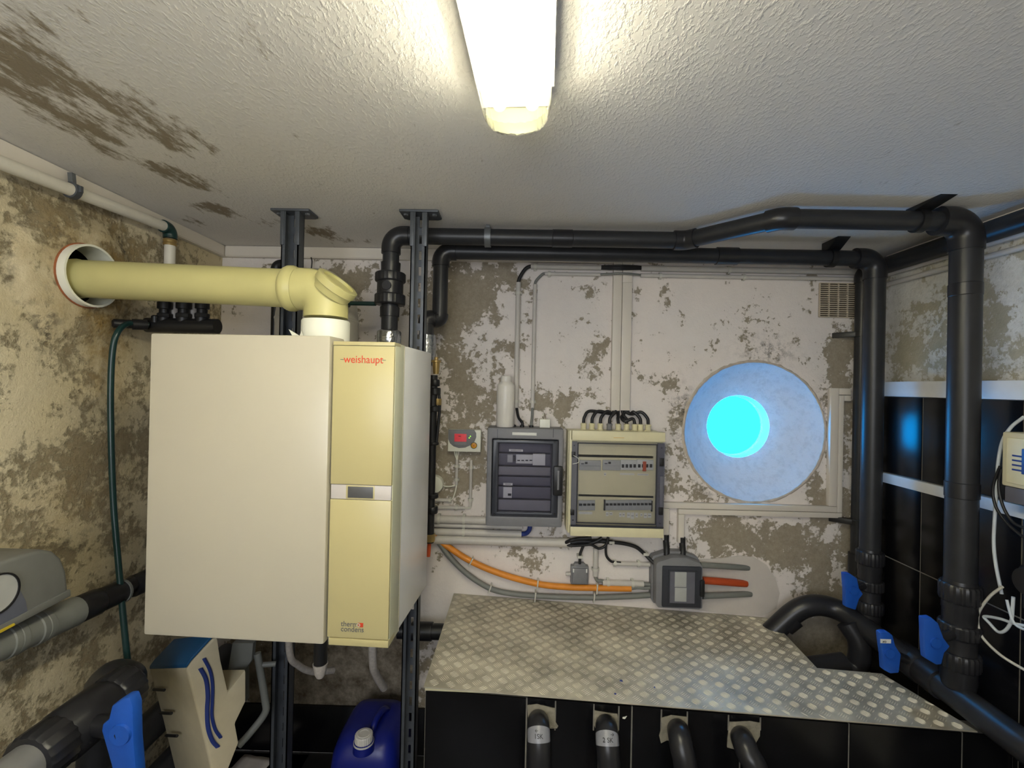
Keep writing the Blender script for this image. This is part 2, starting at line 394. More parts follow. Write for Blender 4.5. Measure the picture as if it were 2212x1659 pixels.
def trim(P, i, b):
    a, c = P[i], P[i+1]; d = (c-a).normalized()
    if i > 0: a = a+d*min(b*0.6, (c-a).length*0.4)
    if i < len(P)-2: c = c-d*min(b*0.6, (c-a).length*0.4)
    return [a, c]
def ribbed(o, d, r, L, n=22, depth=0.07):
    """knurled union nut"""
    g = G(); d = V(d).normalized(); u = d.orthogonal().normalized(); w_ = d.cross(u); m = n*2; vs = []; fs = []
    for t, k in ((0, .93), (L*.12, 1), (L*.88, 1), (L, .93)):
        for j in range(m):
            rr = r*k*(1 if j % 2 else 1-depth); a = 2*math.pi*j/m
            vs.append(V(o)+d*t+(u*math.cos(a)+w_*math.sin(a))*rr)
    for i in range(3):
        for j in range(m): a = i*m+j; b = i*m+(j+1) % m; fs.append((a, b, b+m, a+m))
    fs.append(tuple(range(m-1, -1, -1))); fs.append(tuple(range(3*m, 4*m)))
    return g.add(vs, fs)

# ================================================================== the room
def lins(a, b, step):
    n = max(1, int(round(abs(b-a)/step))); return [a+(b-a)*i/n for i in range(n+1)]
def blobs(lst, u, v):
    t = 0
    for cu, cv, ru, rv, amp in lst:
        d = ((u-cu)/ru)**2+((v-cv)/rv)**2
        if d < 4: t += amp*math.exp(-d*1.1)
    return t
def surface(name, us, vs, to3, wear, m, hole=None, parent=None, kind='structure'):
    """a fine grid in (u, v), with an optional round hole (u, v, half side of its square, radius), carrying the attribute 'wear'"""
    if hole:
        hu, hv, ha, hr = hole
        us = sorted([u for u in us if abs(u-(hu-ha)) > 0.006 and abs(u-(hu+ha)) > 0.006]+[hu-ha, hu+ha])
        vs = sorted([v for v in vs if abs(v-(hv-ha)) > 0.006 and abs(v-(hv+ha)) > 0.006]+[hv-ha, hv+ha])
    bm = bmesh.new(); lay = bm.verts.layers.float_color.new('wear'); grid = {}
    def vert(u, v):
        q = bm.verts.new(to3(u, v)); r_, g_, b_ = wear(u, v); q[lay] = (max(0, min(1, r_)), max(0, min(1, g_)), max(0, min(1, b_)), 1); return q
    e = 1e-7
    inside = lambda u, v: hole and hu-ha+e < u < hu+ha-e and hv-ha+e < v < hv+ha-e
    for i, u in enumerate(us):
        for j, v in enumerate(vs):
            if not inside(u, v): grid[i, j] = vert(u, v)
    for i in range(len(us)-1):
        for j in range(len(vs)-1):
            if hole and hu-ha-e < (us[i]+us[i+1])/2 < hu+ha+e and hv-ha-e < (vs[j]+vs[j+1])/2 < hv+ha+e: continue
            bm.faces.new([grid[i, j], grid[i+1, j], grid[i+1, j+1], grid[i, j+1]])
    if hole:
        i0, i1 = us.index(hu-ha), us.index(hu+ha); j0, j1 = vs.index(hv-ha), vs.index(hv+ha)
        loop = [(i, j0) for i in range(i0, i1)]+[(i1, j) for j in range(j0, j1)]+[(i, j1) for i in range(i1, i0, -1)]+[(i0, j) for j in range(j1, j0, -1)]
        prev = [grid[k] for k in loop]; K = 4
        for s in range(1, K+1):
            cur = []
            for k in loop:
                du, dv = us[k[0]]-hu, vs[k[1]]-hv; L = math.hypot(du, dv); f = 1-s/K
                cur.append(vert(hu+du*f+du/L*hr*(1-f), hv+dv*f+dv/L*hr*(1-f)))
            n = len(loop)
            for q in range(n): bm.faces.new([prev[q], prev[(q+1) % n], cur[(q+1) % n], cur[q]])
            prev = cur
    me = bpy.data.meshes.new(name); bm.to_mesh(me); bm.free(); me.shade_smooth()
    o = bpy.data.objects.new(name, me); C.objects.link(o); me.materials.append(MT[m]); ORG[o.name] = V((0, 0, 0))
    if parent: o.parent = parent
    elif kind: o['kind'] = kind
    return o

# back wall, with the round window niche cut into it
def bk(x, y, rx, ry, a):
    p = B(x, y); return (p.x, p.z, rx*2.14e-3, ry*2.14e-3, a)
WEAR_SHADE_B = [bk(1010, 640, 75, 90, .20), bk(975, 760, 60, 120, .16), bk(1030, 870, 60, 60, .22), bk(990, 1000, 70, 80, .24), bk(1090, 610, 60, 60, .12),
          bk(1130, 760, 60, 100, .05), bk(1270, 640, 40, 40, .10), bk(1290, 750, 30, 40, .12), bk(1230, 840, 30, 40, .08), bk(1200, 880, 40, 30, .14),
          bk(1150, 1215, 60, 55, .20), bk(1110, 1180, 30, 20, .1), bk(1640, 1180, 160, 60, .22), bk(1760, 1250, 90, 80, .20), bk(1560, 1140, 60, 40, .12),
          bk(1810, 900, 40, 160, .24), bk(1800, 1090, 60, 50, .22), bk(1815, 760, 26, 50, .18), bk(1470, 900, 34, 90, .16), bk(1500, 1040, 50, 40, .14), bk(1640, 715, 70, 60, .07),
          bk(760, 600, 70, 40, .25), bk(940, 640, 40, 70, .12), bk(1410, 690, 40, 60, .05), bk(1455, 1010, 20, 60, .10),
          bk(1200, 700, 60, 90, -.06), bk(1400, 640, 0.1, 0.1, 0), bk(1560, 660, 160, 70, -.04), bk(1300, 1250, 160, 60, -.2), bk(1600, 1290, 90, 70, -.45), bk(1000, 1300, 90, 90, -.25), bk(1110, 1095, 80, 40, -.15), bk(1800, 1390, 100, 60, .6), bk(640, 1450, 130, 100, .5), bk(800, 1450, 110, 100, .5)]  # last two bare patches also stand in for shade under the boiler
STAIN_SHADE_B = [bk(1800, 1400, 90, 50, .8), bk(640, 1460, 150, 110, 1.6), bk(820, 1450, 90, 110, 1.6)]  # last two brown blobs also paint the shade under the boiler
MOULD_SHADE_B = [bk(1475, 900, 22, 60, .9), bk(1660, 760, 60, 30, .6), bk(1780, 890, 20, 50, .7), bk(1530, 1050, 30, 24, .7), bk(1225, 1010, 8, 120, .8), bk(1700, 1010, 0.1, 0.1, 0)]  # thin strip between the cabinets is painted shade, the rest mould
pc = B(1629, 933); PR = 150*2.14e-3           # round niche: centre on the wall, radius
def wear_shade_b(u, v): return (.385+blobs(WEAR_SHADE_B, u, v), .05+blobs(STAIN_SHADE_B, u, v), blobs(MOULD_SHADE_B, u, v))
wb = surface('wall_back', lins(XL, XR, .022), lins(ZF, ZC, .022), lambda u, v: (u, YW, v), wear_shade_b, 'wall_back', hole=(pc.x, pc.z, PR+.035, PR))

# left wall with the flue opening
fh = XP(170, 596, XL); FR = .098
def lf(x, y, ry, rz, a):
    p = XP(x, y, XL); return (p.y, p.z, ry, rz, a)
WEAR_L = [lf(60, 640, .12, .2, -.1), lf(300, 560, .2, .1, .12), lf(140, 900, .25, .2, -.05), lf(250, 960, .2, .1, .15), lf(60, 430, .15, .06, .10), lf(90, 1000, .2, .15, .05), lf(180, 1420, .3, .2, .03)]
STAIN_L = [lf(198, 598, .26, .24, .9), lf(230, 780, .10, .3, .7), lf(160, 1080, .2, .12, .5), lf(180, 1400, .3, .15, .3)]
MOULD_L = [lf(95, 700, .03, .12, .7), lf(240, 900, .06, .12, .5), lf(110, 500, .06, .05, .6), lf(260, 545, .03, .06, .8), lf(150, 1170, .1, .05, .5)]
def wear_l(u, v):
    d = math.hypot(u-fh.y, v-fh.z); ringd = math.exp(-((d-.205)/.012)**2)*.5
    return (.44+blobs(WEAR_L, u, v), blobs(STAIN_L, u, v), blobs(MOULD_L, u, v)+ringd)
def bulge(u, v):
    d = math.hypot(u-fh.y, v-fh.z)
    return .022*max(0, 1-max(0, d-.17)/.04) if d < .21 else 0
wl = surface('wall_left', lins(YREAR, .7, .3)[:-1]+lins(.7, YW, .02), lins(ZF, ZC, .025), lambda u, v: (XL+bulge(u, v), u, v), wear_l, 'wall_left', hole=(fh.y, fh.z, FR+.04, FR))
obj('flue_shaft', G().lathe((XL-.5, fh.y, fh.z), (1, 0, 0), [(0, .001), (.001, FR), (.52, FR)], 32, caps=False), 'black', wl)

# right wall
def rt(x, y, ry, rz, a):
    p = XP(x, y, XR); return (p.y, p.z, ry, rz, a)
WEAR_R = [rt(1950, 760, .1, .1, .14), rt(2010, 690, .06, .08, -.08), rt(2160, 700, .10, .14, .14), rt(2030, 740, .05, .1, .1), rt(2190, 600, .06, .05, -.1), rt(1970, 640, .06, .06, -.12)]
wr = surface('wall_right', lins(YREAR, .9, .3)[:-1]+lins(.9, YW, .03), lins(ZF, ZC, .03), lambda u, v: (XR, u, v),
             lambda u, v: (.47+blobs(WEAR_R, u, v), .25, .1), 'wall_right')
# ceiling
def cl(x, y, rx, ry, a):
    p = ZP(x, y, ZC); return (p.x, p.y, rx, ry, a)
WEAR_SHADE_C = [cl(60, 170, .14, .16, .26), cl(200, 230, .08, .12, .24), cl(330, 275, .07, .13, .25), cl(440, 310, .05, .10, .22), cl(90, 230, .05, .14, .26), cl(180, 290, .04, .1, .2),
          cl(240, 340, .05, .07, .18), cl(410, 390, .06, .10, .26), cl(350, 365, .05, .06, .18), cl(460, 450, .07, .08, .27), cl(430, 480, .06, .06, .2), cl(590, 480, .06, .06, .22), cl(690, 500, .09, .08, .25), cl(760, 520, .10, .05, .2), cl(10, 120, .1, .1, .2), cl(30, 40, .12, .06, .12), cl(1900, 395, .3, .03, .08)]  # last blob paints the overhead pipe's shadow band, the rest are stains
surface('ceiling', lins(XL, XR, .03), lins(YREAR, .4, .3)[:-1]+lins(.4, YW, .025), lambda u, v: (u, v, ZC), lambda u, v: (min(.53, .285+blobs(WEAR_SHADE_C, u, v)*1.25), 0, 0), 'ceiling')
obj('floor', G().box((XL, YREAR, ZF-.05), (XR, YW, ZF)), 'floor', kind='structure')
g = G().box((XL, YREAR-.05, ZF), (FILL_WIN[0], YREAR, ZC)).box((FILL_WIN[1], YREAR-.05, ZF), (XR, YREAR, ZC)).box((FILL_WIN[0], YREAR-.05, FILL_WIN[3]), (FILL_WIN[1], YREAR, ZC)).box((FILL_WIN[0], YREAR-.05, ZF), (FILL_WIN[1], YREAR, FILL_WIN[2]))
obj('wall_rear', g, 'smooth_patch', kind='structure', smooth=False)
dj = thing('added_window', (0, YREAR, FILL_WIN[2]), None, None, kind='structure')  # unseen window, added to let fill light in
for x_ in (FILL_WIN[0], (FILL_WIN[0]+FILL_WIN[1])/2-.02, FILL_WIN[1]-.04): obj('mullion', G().box((x_, YREAR-.06, FILL_WIN[2]), (x_+.04, YREAR+.008, FILL_WIN[3])), 'strip', dj, bev=.003)
for z_ in (FILL_WIN[2], FILL_WIN[3]-.04): obj('frame_rail', G().box((FILL_WIN[0], YREAR-.06, z_), (FILL_WIN[1], YREAR+.008, z_+.04)), 'strip', dj, bev=.003)

# black skirting tiles low on the back wall, under the boiler
zs_ = B(650, 1520).z
sk = thing('baseboard_back', (0, YW, 0), None, None, kind='structure')
for k in range(4):
    x0 = XL+.02+k*.34
    obj('tile', G().box((x0, YW-.012, .01), (min(x0+.335, -.30), YW, zs_)), 'tile', sk, bev=.002)
# low dark ledge the papers lie on
obj('trim_1', G().box((XL, 1.80, ZF), (-.93, YW-.013, B(560, 1600).z-.05)), 'floor', kind='structure')

# ------------------------------------------------------------------ round window: cone niche with lit water behind
win = thing('window_1', (pc.x, YW, pc.z), None, None, kind='structure')
DEP = .155; IR = .153; ic = V((pc.x, YW+DEP, pc.z+.012))
g = G(); n = 72; vs = []; fs = []
K = 10
for k in range(K+1):
    f = k/K
    for j in range(n):
        a = 2*math.pi*j/n; r = PR*(1-f)+IR*f
        wob = .004*mnoise.noise(V((math.cos(a)*2.2, math.sin(a)*2.2, f*2)))*(1 if 0 < k < K else 0)
        bul = .02*math.sin(math.pi*f)
        vs.append((pc.x*(1-f)+ic.x*f+(r+bul+wob)*math.cos(a), YW+DEP*f, pc.z*(1-f)+ic.z*f+(r+bul+wob)*math.sin(a)))
for k in range(K):
    for j in range(n): fs.append((k*n+j, k*n+(j+1) % n, (k+1)*n+(j+1) % n, (k+1)*n+j))
g.add(vs, fs); g.ring((pc.x, YW+.0004, pc.z), (0, 1, 0), PR-.0005, PR+.034, .012, 72)
o = obj('cone', g, 'cone', win)
at_ = o.data.attributes.new('wear', 'FLOAT_COLOR', 'POINT')
for i, v in enumerate(o.data.vertices): at_.data[i].color = (.27, 0, .12, 1)
vs = []; fs = []; n = 150
for j in range(n):
    a = 2*math.pi*j/n; q = V((math.cos(a)*4, math.sin(a)*4, 3)); r0 = PR-.003+.003*mnoise.noise(q*3); r1 = PR+.010+.009*mnoise.noise(q)+.006*mnoise.noise(q*4)
    for r, y in ((r0, .003), (r0, -.002), ((r0+r1)/2, -.004), (r1, -.0002)): vs.append((pc.x+r*math.cos(a), YW+y, pc.z+r*math.sin(a)))
for j in range(n):
    for k in range(3): i = j*4+k; i2 = ((j+1) % n)*4+k; fs.append((i, i2, i2+1, i+1))
obj('plaster_rim', G().add(vs, fs), 'mortarrim', win)
obj('sleeve', G().lathe(ic, (0, 1, 0), [(0, IR), (.075, IR*.985)], 64, caps=False), 'collar', win)
obj('seal_ring', G().ring(ic+V((0, .066, 0)), (0, 1, 0), IR*.955, IR*1.0, .008, 64), 'pipew', win)
obj('lit_pane', G().lathe(ic+V((0, .075, 0)), (0, 1, 0), [(0, IR*.99), (.006, IR*.99)], 64), 'port', win, label='cyan glowing pane')

# ------------------------------------------------------------------ ceiling lamp
pl_ = ZP(1045, 222, ZC-.012); pr_ = ZP(1192, 216, ZC-.012); LW = (pr_-pl_).length/2
lc = (pl_+pr_)/2; d_ = ray(1180, 833); LD = V((d_.x, d_.y, 0)).normalized(); LS = V((LD.y, -LD.x, 0)); LLEN = 1.27
lt = thing('ceiling_light', (lc.x, lc.y, ZC), 'long twin-tube fluorescent light glowing on the ceiling', 'light')
Lp = lambda a, u, h: V((lc.x, lc.y, ZC))-LD*a+LS*u+V((0, 0, h))
g = G(); pf = [(-LW*.96, 0), (LW*.96, 0), (LW*.99, -.027), (-LW*.99, -.027)]
g.prism([Lp(.004, u, h) for u, h in pf], -LD*(LLEN-.008)); obj('base_tray', g, 'lampbase', lt, bev=.003)
H = .080; n = 36; vs = []; fs = []; prof = []
for k in range(n+1):
    a = math.pi*k/n; c_, s_ = math.cos(a), math.sin(a); e = .72
    rb = .0016*(k % 2)
    prof.append(((LW-rb)*math.copysign(abs(c_)**e, c_), -.024-(H-.010-rb)*abs(s_)**e))
m_ = n+1
def shell(secs, cap):
    vs = []; fs = []
    for a, sc_ in secs: vs += [Lp(a, u*sc_, -.024+(h+.024)*sc_) for u, h in prof]
    for i in range(len(secs)-1):
        for k in range(n): fs.append((i*m_+k, i*m_+k+1, (i+1)*m_+k+1, (i+1)*m_+k))
    if cap: fs.append(tuple(range((len(secs)-1)*m_, len(secs)*m_)))
    return G().add(vs, fs)
obj('diffuser', shell(((LLEN, 1), (.062, 1)), False), 'diffuser', lt, label='clear ribbed cover')
obj('end_cap', shell(((.062, 1), (.022, .985), (.006, .93), (0, .82)), True), 'endcap_dimmed', lt, label='ribbed cover end with painted dimming')
for s in (-1, 1):
    t_ = obj('tube', G().tube([Lp(.065, s*LW*.46, -.044), Lp(LLEN-.045, s*LW*.46, -.044)], .0135, 16), 'tube', lt, label='glowing tube')
    obj('tube_cap', G().tube([Lp(.040, s*LW*.46, -.044), Lp(.0645, s*LW*.46, -.044)], .0137, 16), 'lampbase', lt)
    for a in (.10, .62):
        obj('clip', G().obox(Lp(a, s*LW*1.0-(.003 if s > 0 else 0), -.026), -LD*.03, LS*.004, V((0, 0, .022))), 'lampbase', lt, bev=.001)
g = G()
for s in (-1, 1): g.obox(Lp(.07, s*LW*1.0-.004, -.027), -LD*(LLEN-.1), LS*.008, V((0, 0, .006)))
obj('rim', g, 'lampbase', lt)

# ------------------------------------------------------------------ right wall: white boards and black tiles
XT = XR-.066                                  # the tiled lower part stands proud of the wall above
def zx(*pp): return sum(XP(x, y, XT).z for x, y in pp)/len(pp)
zb1 = zx((1914, 826), (2212, 820)); zb1b = zx((1914, 858), (2212, 861)); zb2 = zx((1914, 1018), (2160, 1083)); zb2b = zx((1914, 1040), (2150, 1105)); zj = zx((1925, 1203), (2060, 1272))
obj('trim_2', G().box((XT-.016, .9, zb1b), (XR-.001, YW-.001, zb1)), 'strip', kind='structure', bev=.002)
obj('trim_3', G().box((XT-.016, .9, zb2b), (XT-.0005, YW-.001, zb2)), 'strip', kind='structure', bev=.002)
obj('grout_bed', G().box((XT-.0005, .9, ZF), (XR-.0005, YW-.001, zb1b-.0005)), 'grout', wr)
TJ = .005; ycols = [YW-.002, XT/.865, XT/.865-.365, XT/.865-.73, .9]
rows = [(zb1b, zb2), (zb2b, zj), (zj, zj-.36), (zj-.36, zj-.72), (zj-.72, ZF+.005)]
for zt, zb in rows:
    if zt-zb < .02: continue
    for a, b in zip(ycols, ycols[1:]):
        obj('tile', G().box((XT-.003, b+TJ/2, zb+TJ/2), (XT, a-TJ/2, zt-TJ/2)), 'tile', wr, bev=.001)

# ================================================================== boiler
TR, BR_, TL, BL = Y(855, 740, 1.21), Y(836, 1400, 1.21), Y(327, 718, 1.238), Y(311, 1370, 1.238)
bx1 = (TR.x+BR_.x)/2; bx0 = (TL.x+BL.x)/2; zt_w = Y(722, 727, 1.213).z; zb_w = Y(700, 1394, 1.213).z
zt_w = (zt_w+TL.z)/2; zb_w = (zb_w+BL.z)/2; zt_y, zb_y = TR.z, BR_.z
BYAW = math.atan2(.030, bx1-bx0)
bd = V((math.cos(BYAW), -math.sin(BYAW), 0)); bn = V((math.sin(BYAW+.03), math.cos(BYAW+.03), 0))     # along the front to the right, into the depth
b0 = V((bx0, 1.24, 0)); BWID = (bx1-bx0)/math.cos(BYAW); BDEP = .372
bo = thing('gas_boiler', b0+bd*BWID/2+bn*BDEP/2+V((0, 0, zb_w)), 'white wall-hung gas boiler with cream yellow door strip', 'boiler')
def bp(u, w_, z): return b0+bd*u+bn*w_+V((0, 0, z))
def bbox(u0, u1, w0, w1, z0, z1): return G().obox(bp(u0, w0, z0), bd*(u1-u0), bn*(w1-w0), V((0, 0, z1-z0)))
su = BWID*.749                                   # where the white cover ends and the yellow door begins
obj('body', bbox(.004, BWID-.001, .085, BDEP, zb_y+.004, zt_y-.001), 'sidewhite', bo, bev=.004, label='white side panels')
obj('front_cover', bbox(0, su-.004, -.004, .082, zb_w, zt_w), 'white', bo, bev=.006, label='plain white front cover')
obj('door_side', bbox(su+.002, BWID, .010, .083, zb_y+.001, zt_y-.0005), 'yellowside', bo, bev=.002, label='pale side of the door strip')
zm1 = Y(845, 1050, 1.21).z; zm2 = Y(845, 1083, 1.21).z
du = obj('door_panel', bbox(su+.003, BWID-.001, .001, .012, zm1, zt_y-.010), 'yellow', bo, bev=.002, label='upper cream yellow panel')
dl = obj('door_panel', bbox(su+.003, BWID-.001, .001, .012, zb_y+.020, zm2), 'yellow', bo, bev=.002, label='lower cream yellow panel')
obj('top_cap', bbox(su+.003, BWID, .000, .05, zt_y-.009, zt_y+.001), 'yellow', bo, bev=.001)
obj('bottom_cap', bbox(su+.008, BWID, .000, .05, zb_y, zb_y+.018), 'yellow', bo, bev=.001)
ds = obj('display_strip', bbox(su+.004, BWID-.002, .003, .012, zm2+.001, zm1-.001), 'dispstrip', bo, bev=.001, label='grey display strip')
obj('screen', bbox(su+.050, BWID-.050, .0015, .006, zm2+.005, zm1-.005), 'display', ds, bev=.001)
obj('screen_frame', bbox(su+.045, BWID-.046, .0022, .008, zm2+.002, zm1-.002), 'yellow', ds, bev=.0005)
obj('seam', bbox(BWID-.0006, BWID+.0006, .080, .084, zb_y+.001, zt_y-.0012), 'white', bo)
obj('drain_nozzle', G().lathe(bp(su-.045, .05, zb_w-.001), (0, 0, -1), [(0, .01), (.008, .01)], 14), 'brass', bo)
wz = Y(790, 784, 1.21).z
text('brand_lettering', 'weishaupt', .0285, bp(su+(BWID-su)/2+.001, .0004, wz), bd, (0, 0, 1), 'red', du, align='CENTER', sx=.92)
for s in (-1, 1):
    obj('dash', bbox(su+(BWID-su)/2+s*.0565-.0045, su+(BWID-su)/2+s*.0565+.0045, .0002, .002, wz+.0075, wz+.0088), 'ink', du)
tz = Y(772, 1356, 1.21).z; tu = su+.040
text('model_lettering', 'therm', .0195, bp(tu, .0004, tz), bd, (0, 0, 1), 'ink', dl, sx=.95)
text('model_lettering', 'condens', .0195, bp(tu, .0004, tz-.0135), bd, (0, 0, 1), 'ink', dl, sx=.95)
obj('red_mark', bbox(tu+.046, tu+.060, .0002, .002, tz-.0005, tz+.0105), 'red', dl)
obj('ring_mark', G().ring(bp(tu+.0475, -.0004, tz+.005), bn, .0022, .005, .0015, 20), 'white', dl)

# ------------------------------------------------------------------ yellow flue
YF = 1.40
fe = Y(*z_p(1795, 385), YF)                     # where the two axes cross
FRr = .058; fs_ = XP(166, 605, XL-.01)
fs_ = V((XL+.002, fh.y-.012, Y(190, 604, fh.y).z))
fl = thing('flue_pipe', (fe.x, fe.y, zt_w), 'yellowed plastic flue pipe running from boiler into left wall', 'flue')
hd = (fs_-fe).normalized()
obj('pipe', G().tube([fe+hd*.10, fs_], FRr, 32), 'flue', fl)
obj('end_lip', G().lathe(fs_, -hd, [(-.004, FRr*.9), (0, FRr*1.03), (.012, FRr*1.05), (.02, FRr*1.0)], 32), 'flue', fl)
el = obj('elbow', G().tube(elbow_path(fe, fe+hd, fe-V((0, 0, 1)), .058, .028), .0635, 32), 'flue', fl, label='elbow with inspection opening')
obj('socket_bead', G().lathe(fe+hd*.085, hd, [(0, .0635), (.008, .066), (.016, .0695), (.028, .0695), (.036, .066), (.042, .059)], 32), 'flue', fl)
cdir = V((.62, -.15, .77)).normalized(); cp = Y(*z_p(1900, 318), YF-.02)
cap_ = obj('inspection_cap', G().lathe(cp-cdir*.018, cdir, [(-.02, .056), (.0, .060), (.002, .064), (.022, .064), (.024, .060), (.024, .048), (.015, .046)], 32), 'flue', fl, label='round screw cap')
obj('cap_insert', G().lathe(cp-cdir*.008, cdir, [(0, .047), (.006, .046)], 24), 'flue', cap_)
cz0 = zt_w-.012; cz1 = Y(707, 693, YF).z
obj('collar', G().lathe((fe.x, fe.y, cz0), (0, 0, 1), [(0, .0695), (cz1-cz0-.004, .0695), (cz1-cz0, .067), (cz1-cz0, .064)], 36), 'collar', fl, label='white collar at the boiler top')
obj('tape_flap', G().prism([V((fe.x-.060, fe.y-.040, zt_w+.012)), V((fe.x-.090, fe.y-.046, zt_w+.030)), V((fe.x-.078, fe.y-.050, zt_w+.012)), V((fe.x-.052, fe.y-.054, zt_w+.003)), V((fe.x-.040, fe.y-.058, zt_w+.010)), V((fe.x-.048, fe.y-.055, zt_w+.024))], (0, -.002, .001)), 'collar', fl)
sl_ = thing('flue_sleeve', (XL, fh.y, fh.z), 'white plastic sleeve ring lining the hole in the left wall', 'sleeve')
obj('ring', G().ring((XL-.03, fh.y, fh.z), (1, 0, 0), FR-.007, FR-.0005, .080, 40), 'collar', sl_)
obj('gasket', G().ring((XL-.01, fh.y, fh.z), (1, 0, 0), FR-.0005, FR+.003, .036, 40), 'rust', sl_, label='thin rust-red gasket')

# ------------------------------------------------------------------ steel posts
def post(xp, yp, wpx, label, slot0):
    p = ZP(xp, yp, ZC); cx, cy = p.x, p.y; hw = wpx*cy*1e-3/2; dp = .045
    t = thing('steel_post', (cx, cy, 0), label, 'post', 'steel posts carrying the boiler')
    obj('ceiling_plate', G().prism([V((cx+sx*a, cy+b, ZC-.009)) for sx, a, b in ((-1, .07, -.03), (-1, .07, .05), (-1, .055, .06), (1, .055, .06), (1, .07, .05), (1, .07, -.03))], (0, 0, .008)), 'darksteel', t, bev=.002)
    for s in (-1, 1):
        obj('bolt', G().lathe((cx+s*.052, cy, ZC-.0085), (0, 0, -1), [(0, .009), (.006, .009)], 6), 'steel', t)
        obj('flange', G().box((cx+s*hw, cy-dp/2, 0), (cx+s*(hw-.004), cy+dp/2, ZC-.009)), 'darksteel', t)
        obj('lip', G().box((cx+s*hw, cy-dp/2, 0), (cx+s*(hw-.014), cy-dp/2+.004, ZC-.009)), 'darksteel', t)
        obj('sleeve_strip', G().box((cx+s*(hw+.0035), cy-dp/2-.003, ZC-.13), (cx+s*(hw-.010), cy-dp/2+.01, ZC-.009)), 'darksteel', t, bev=.001)
    g = G(); yb = cy+dp/2; sw = .006; z = 0; per = .058
    g.box((cx-hw, yb-.004, 0), (cx-sw, yb, ZC-.01)); g.box((cx+sw, yb-.004, 0), (cx+hw, yb, ZC-.01))
    while z < ZC-.06:
        g.box((cx-sw, yb-.004, z), (cx+sw, yb, z+.026)); z += per
    obj('slotted_web', g, 'darksteel', t, smooth=False)
    obj('foot_plate', G().box((cx-.06, cy-.05, 0), (cx+.06, cy+.05, .008)), 'darksteel', t, bev=.002)
    return t, cx, cy
p1 = post(634, 456, 37, 'dark steel channel post rising behind the yellow flue', 0)
p2 = post(908, 458, 32, 'dark steel channel post passing behind right edge of boiler', 0)
for zc_ in (zb_w+.10, zt_w-.16):
    obj('hanging_rail', G().box((p1[1]-.02, BDEP+1.235, zc_), (p2[1]+.02, p1[2]-.024, zc_+.03)), 'darksteel', bo)

# ------------------------------------------------------------------ heating pipe A: collar, check valve, over the ceiling, down the right
YA, YA2 = 1.80, 1.555; RA = .0315
a0 = Y(840, 760, YA); a1 = Y(842, 509, YA); a1 = V((a0.x, YA, a1.z)); a2 = Y(1480, 515, YA); a2.z = a1.z
a3 = Y(1688, 458, YA2); a3.z = a1.z; a4 = Y(2088, 472, YA2); a4.z = a1.z
ZV = Y(2085, 1258, YA2).z                       # top of the valve below
pa = thing('overhead_pipe', (a0.x, YA, a0.z), 'thick dark PVC pipe nearest the ceiling, dropping by the right wall', 'pipe')
run(pa, [a0, a1, a2, a3, a4, a4-V((0, 0, .12))], RA, bend=1.5, sock=.75)
cpl = Y(1215, 505, YA); obj('coupling', G().lathe((cpl.x, YA, a1.z), (1, 0, 0), [(-.04, RA*1.0), (-.038, RA*1.07), (.038, RA*1.07), (.04, RA)], 24), 'pvcfit', pa)
# check valve with two union nuts
cx, cy = a0.x, YA; zc = lambda yp: Y(838, yp, YA).z
for yt, yb in ((568, 590), (664, 684)):
    obj('socket', G().lathe((cx, cy, zc(yb)), (0, 0, 1), [(0, RA*1.16), (zc(yt)-zc(yb), RA*1.2)], 24), 'pvcfit', pa)
for yt, yb in ((590, 610), (636, 659)):
    obj('union_nut', ribbed((cx, cy, zc(yb)), (0, 0, 1), .059, zc(yt)-zc(yb), 24, .03), 'pvcfit', pa, bev=.001)
vb = obj('check_valve', G().lathe((cx, cy, zc(640)), (0, 0, 1), [(0, .050), (zc(605)-zc(640), .050)], 28), 'pvcfit', pa, label='check valve body')
obj('boss', G().lathe((cx, cy-.045, zc(622)), (0, -1, 0), [(0, .018), (.008, .017)], 20), 'pvcfit', vb)
obj('foil_collar', G().lathe((cx, cy, zc(760)), (0, 0, 1), [(0, .047), (.05, .046), (.075, .0465), (zc(716)-zc(760), .045), (zc(713)-zc(760), .036)], 26), 'foil', pa, label='silver foil wrap')
# down pipe, thicker
RV = .0425; vx, vy = a4.x, YA2; zA = lambda yp: Y(2085, yp, YA2).z
obj('elbow', G().tube(elbow_path(a4, a3, a4-V((0, 0, 1)), .062, .035), .047, 24), 'pvcfit', pa)
obj('down_pipe', G().tube([(vx, vy, zA(515)), (vx, vy, zA(1262))], RV, 28), 'pvc', pa)
obj('sleeve_ring', G().lathe((vx, vy, zA(1075)), (0, 0, 1), [(0, RV), (.002, RV*1.05), (.05, RV*1.05), (.052, RV)], 28), 'pvcfit', pa)
obj('sleeve_ring', G().lathe((vx, vy, zA(640)), (0, 0, 1), [(0, RV), (.002, RV*1.04), (.04, RV*1.04), (.042, RV)], 28), 'pvcfit', pa)
def saddle(parent, p, r, up, m='black', fw=.11, wx=.028):
    """clamp ring with a wedge bracket to the ceiling"""
    obj('clamp', G().ring((p.x-.012, p.y, p.z), (1, 0, 0), r, r+.007, .024, 28), m, parent)
    obj('bracket', G().prism([V((p.x-wx, p.y-fw, p.z+up)), V((p.x-wx, p.y+.02, p.z+up)), V((p.x-wx, p.y+.02, p.z+r*.7)), V((p.x-wx, p.y-.02, p.z+r*.9))], (wx*2, 0, 0)), m, parent, bev=.002)
sp_ = Y(1985, 468, YA2); saddle(pa, V((sp_.x, YA2, a1.z)), RA, ZC-a1.z)
c3 = Y(1054, 510, YA); saddle(pa, V((c3.x, YA, a1.z)), RA, ZC-a1.z, 'steel', .02, .008)

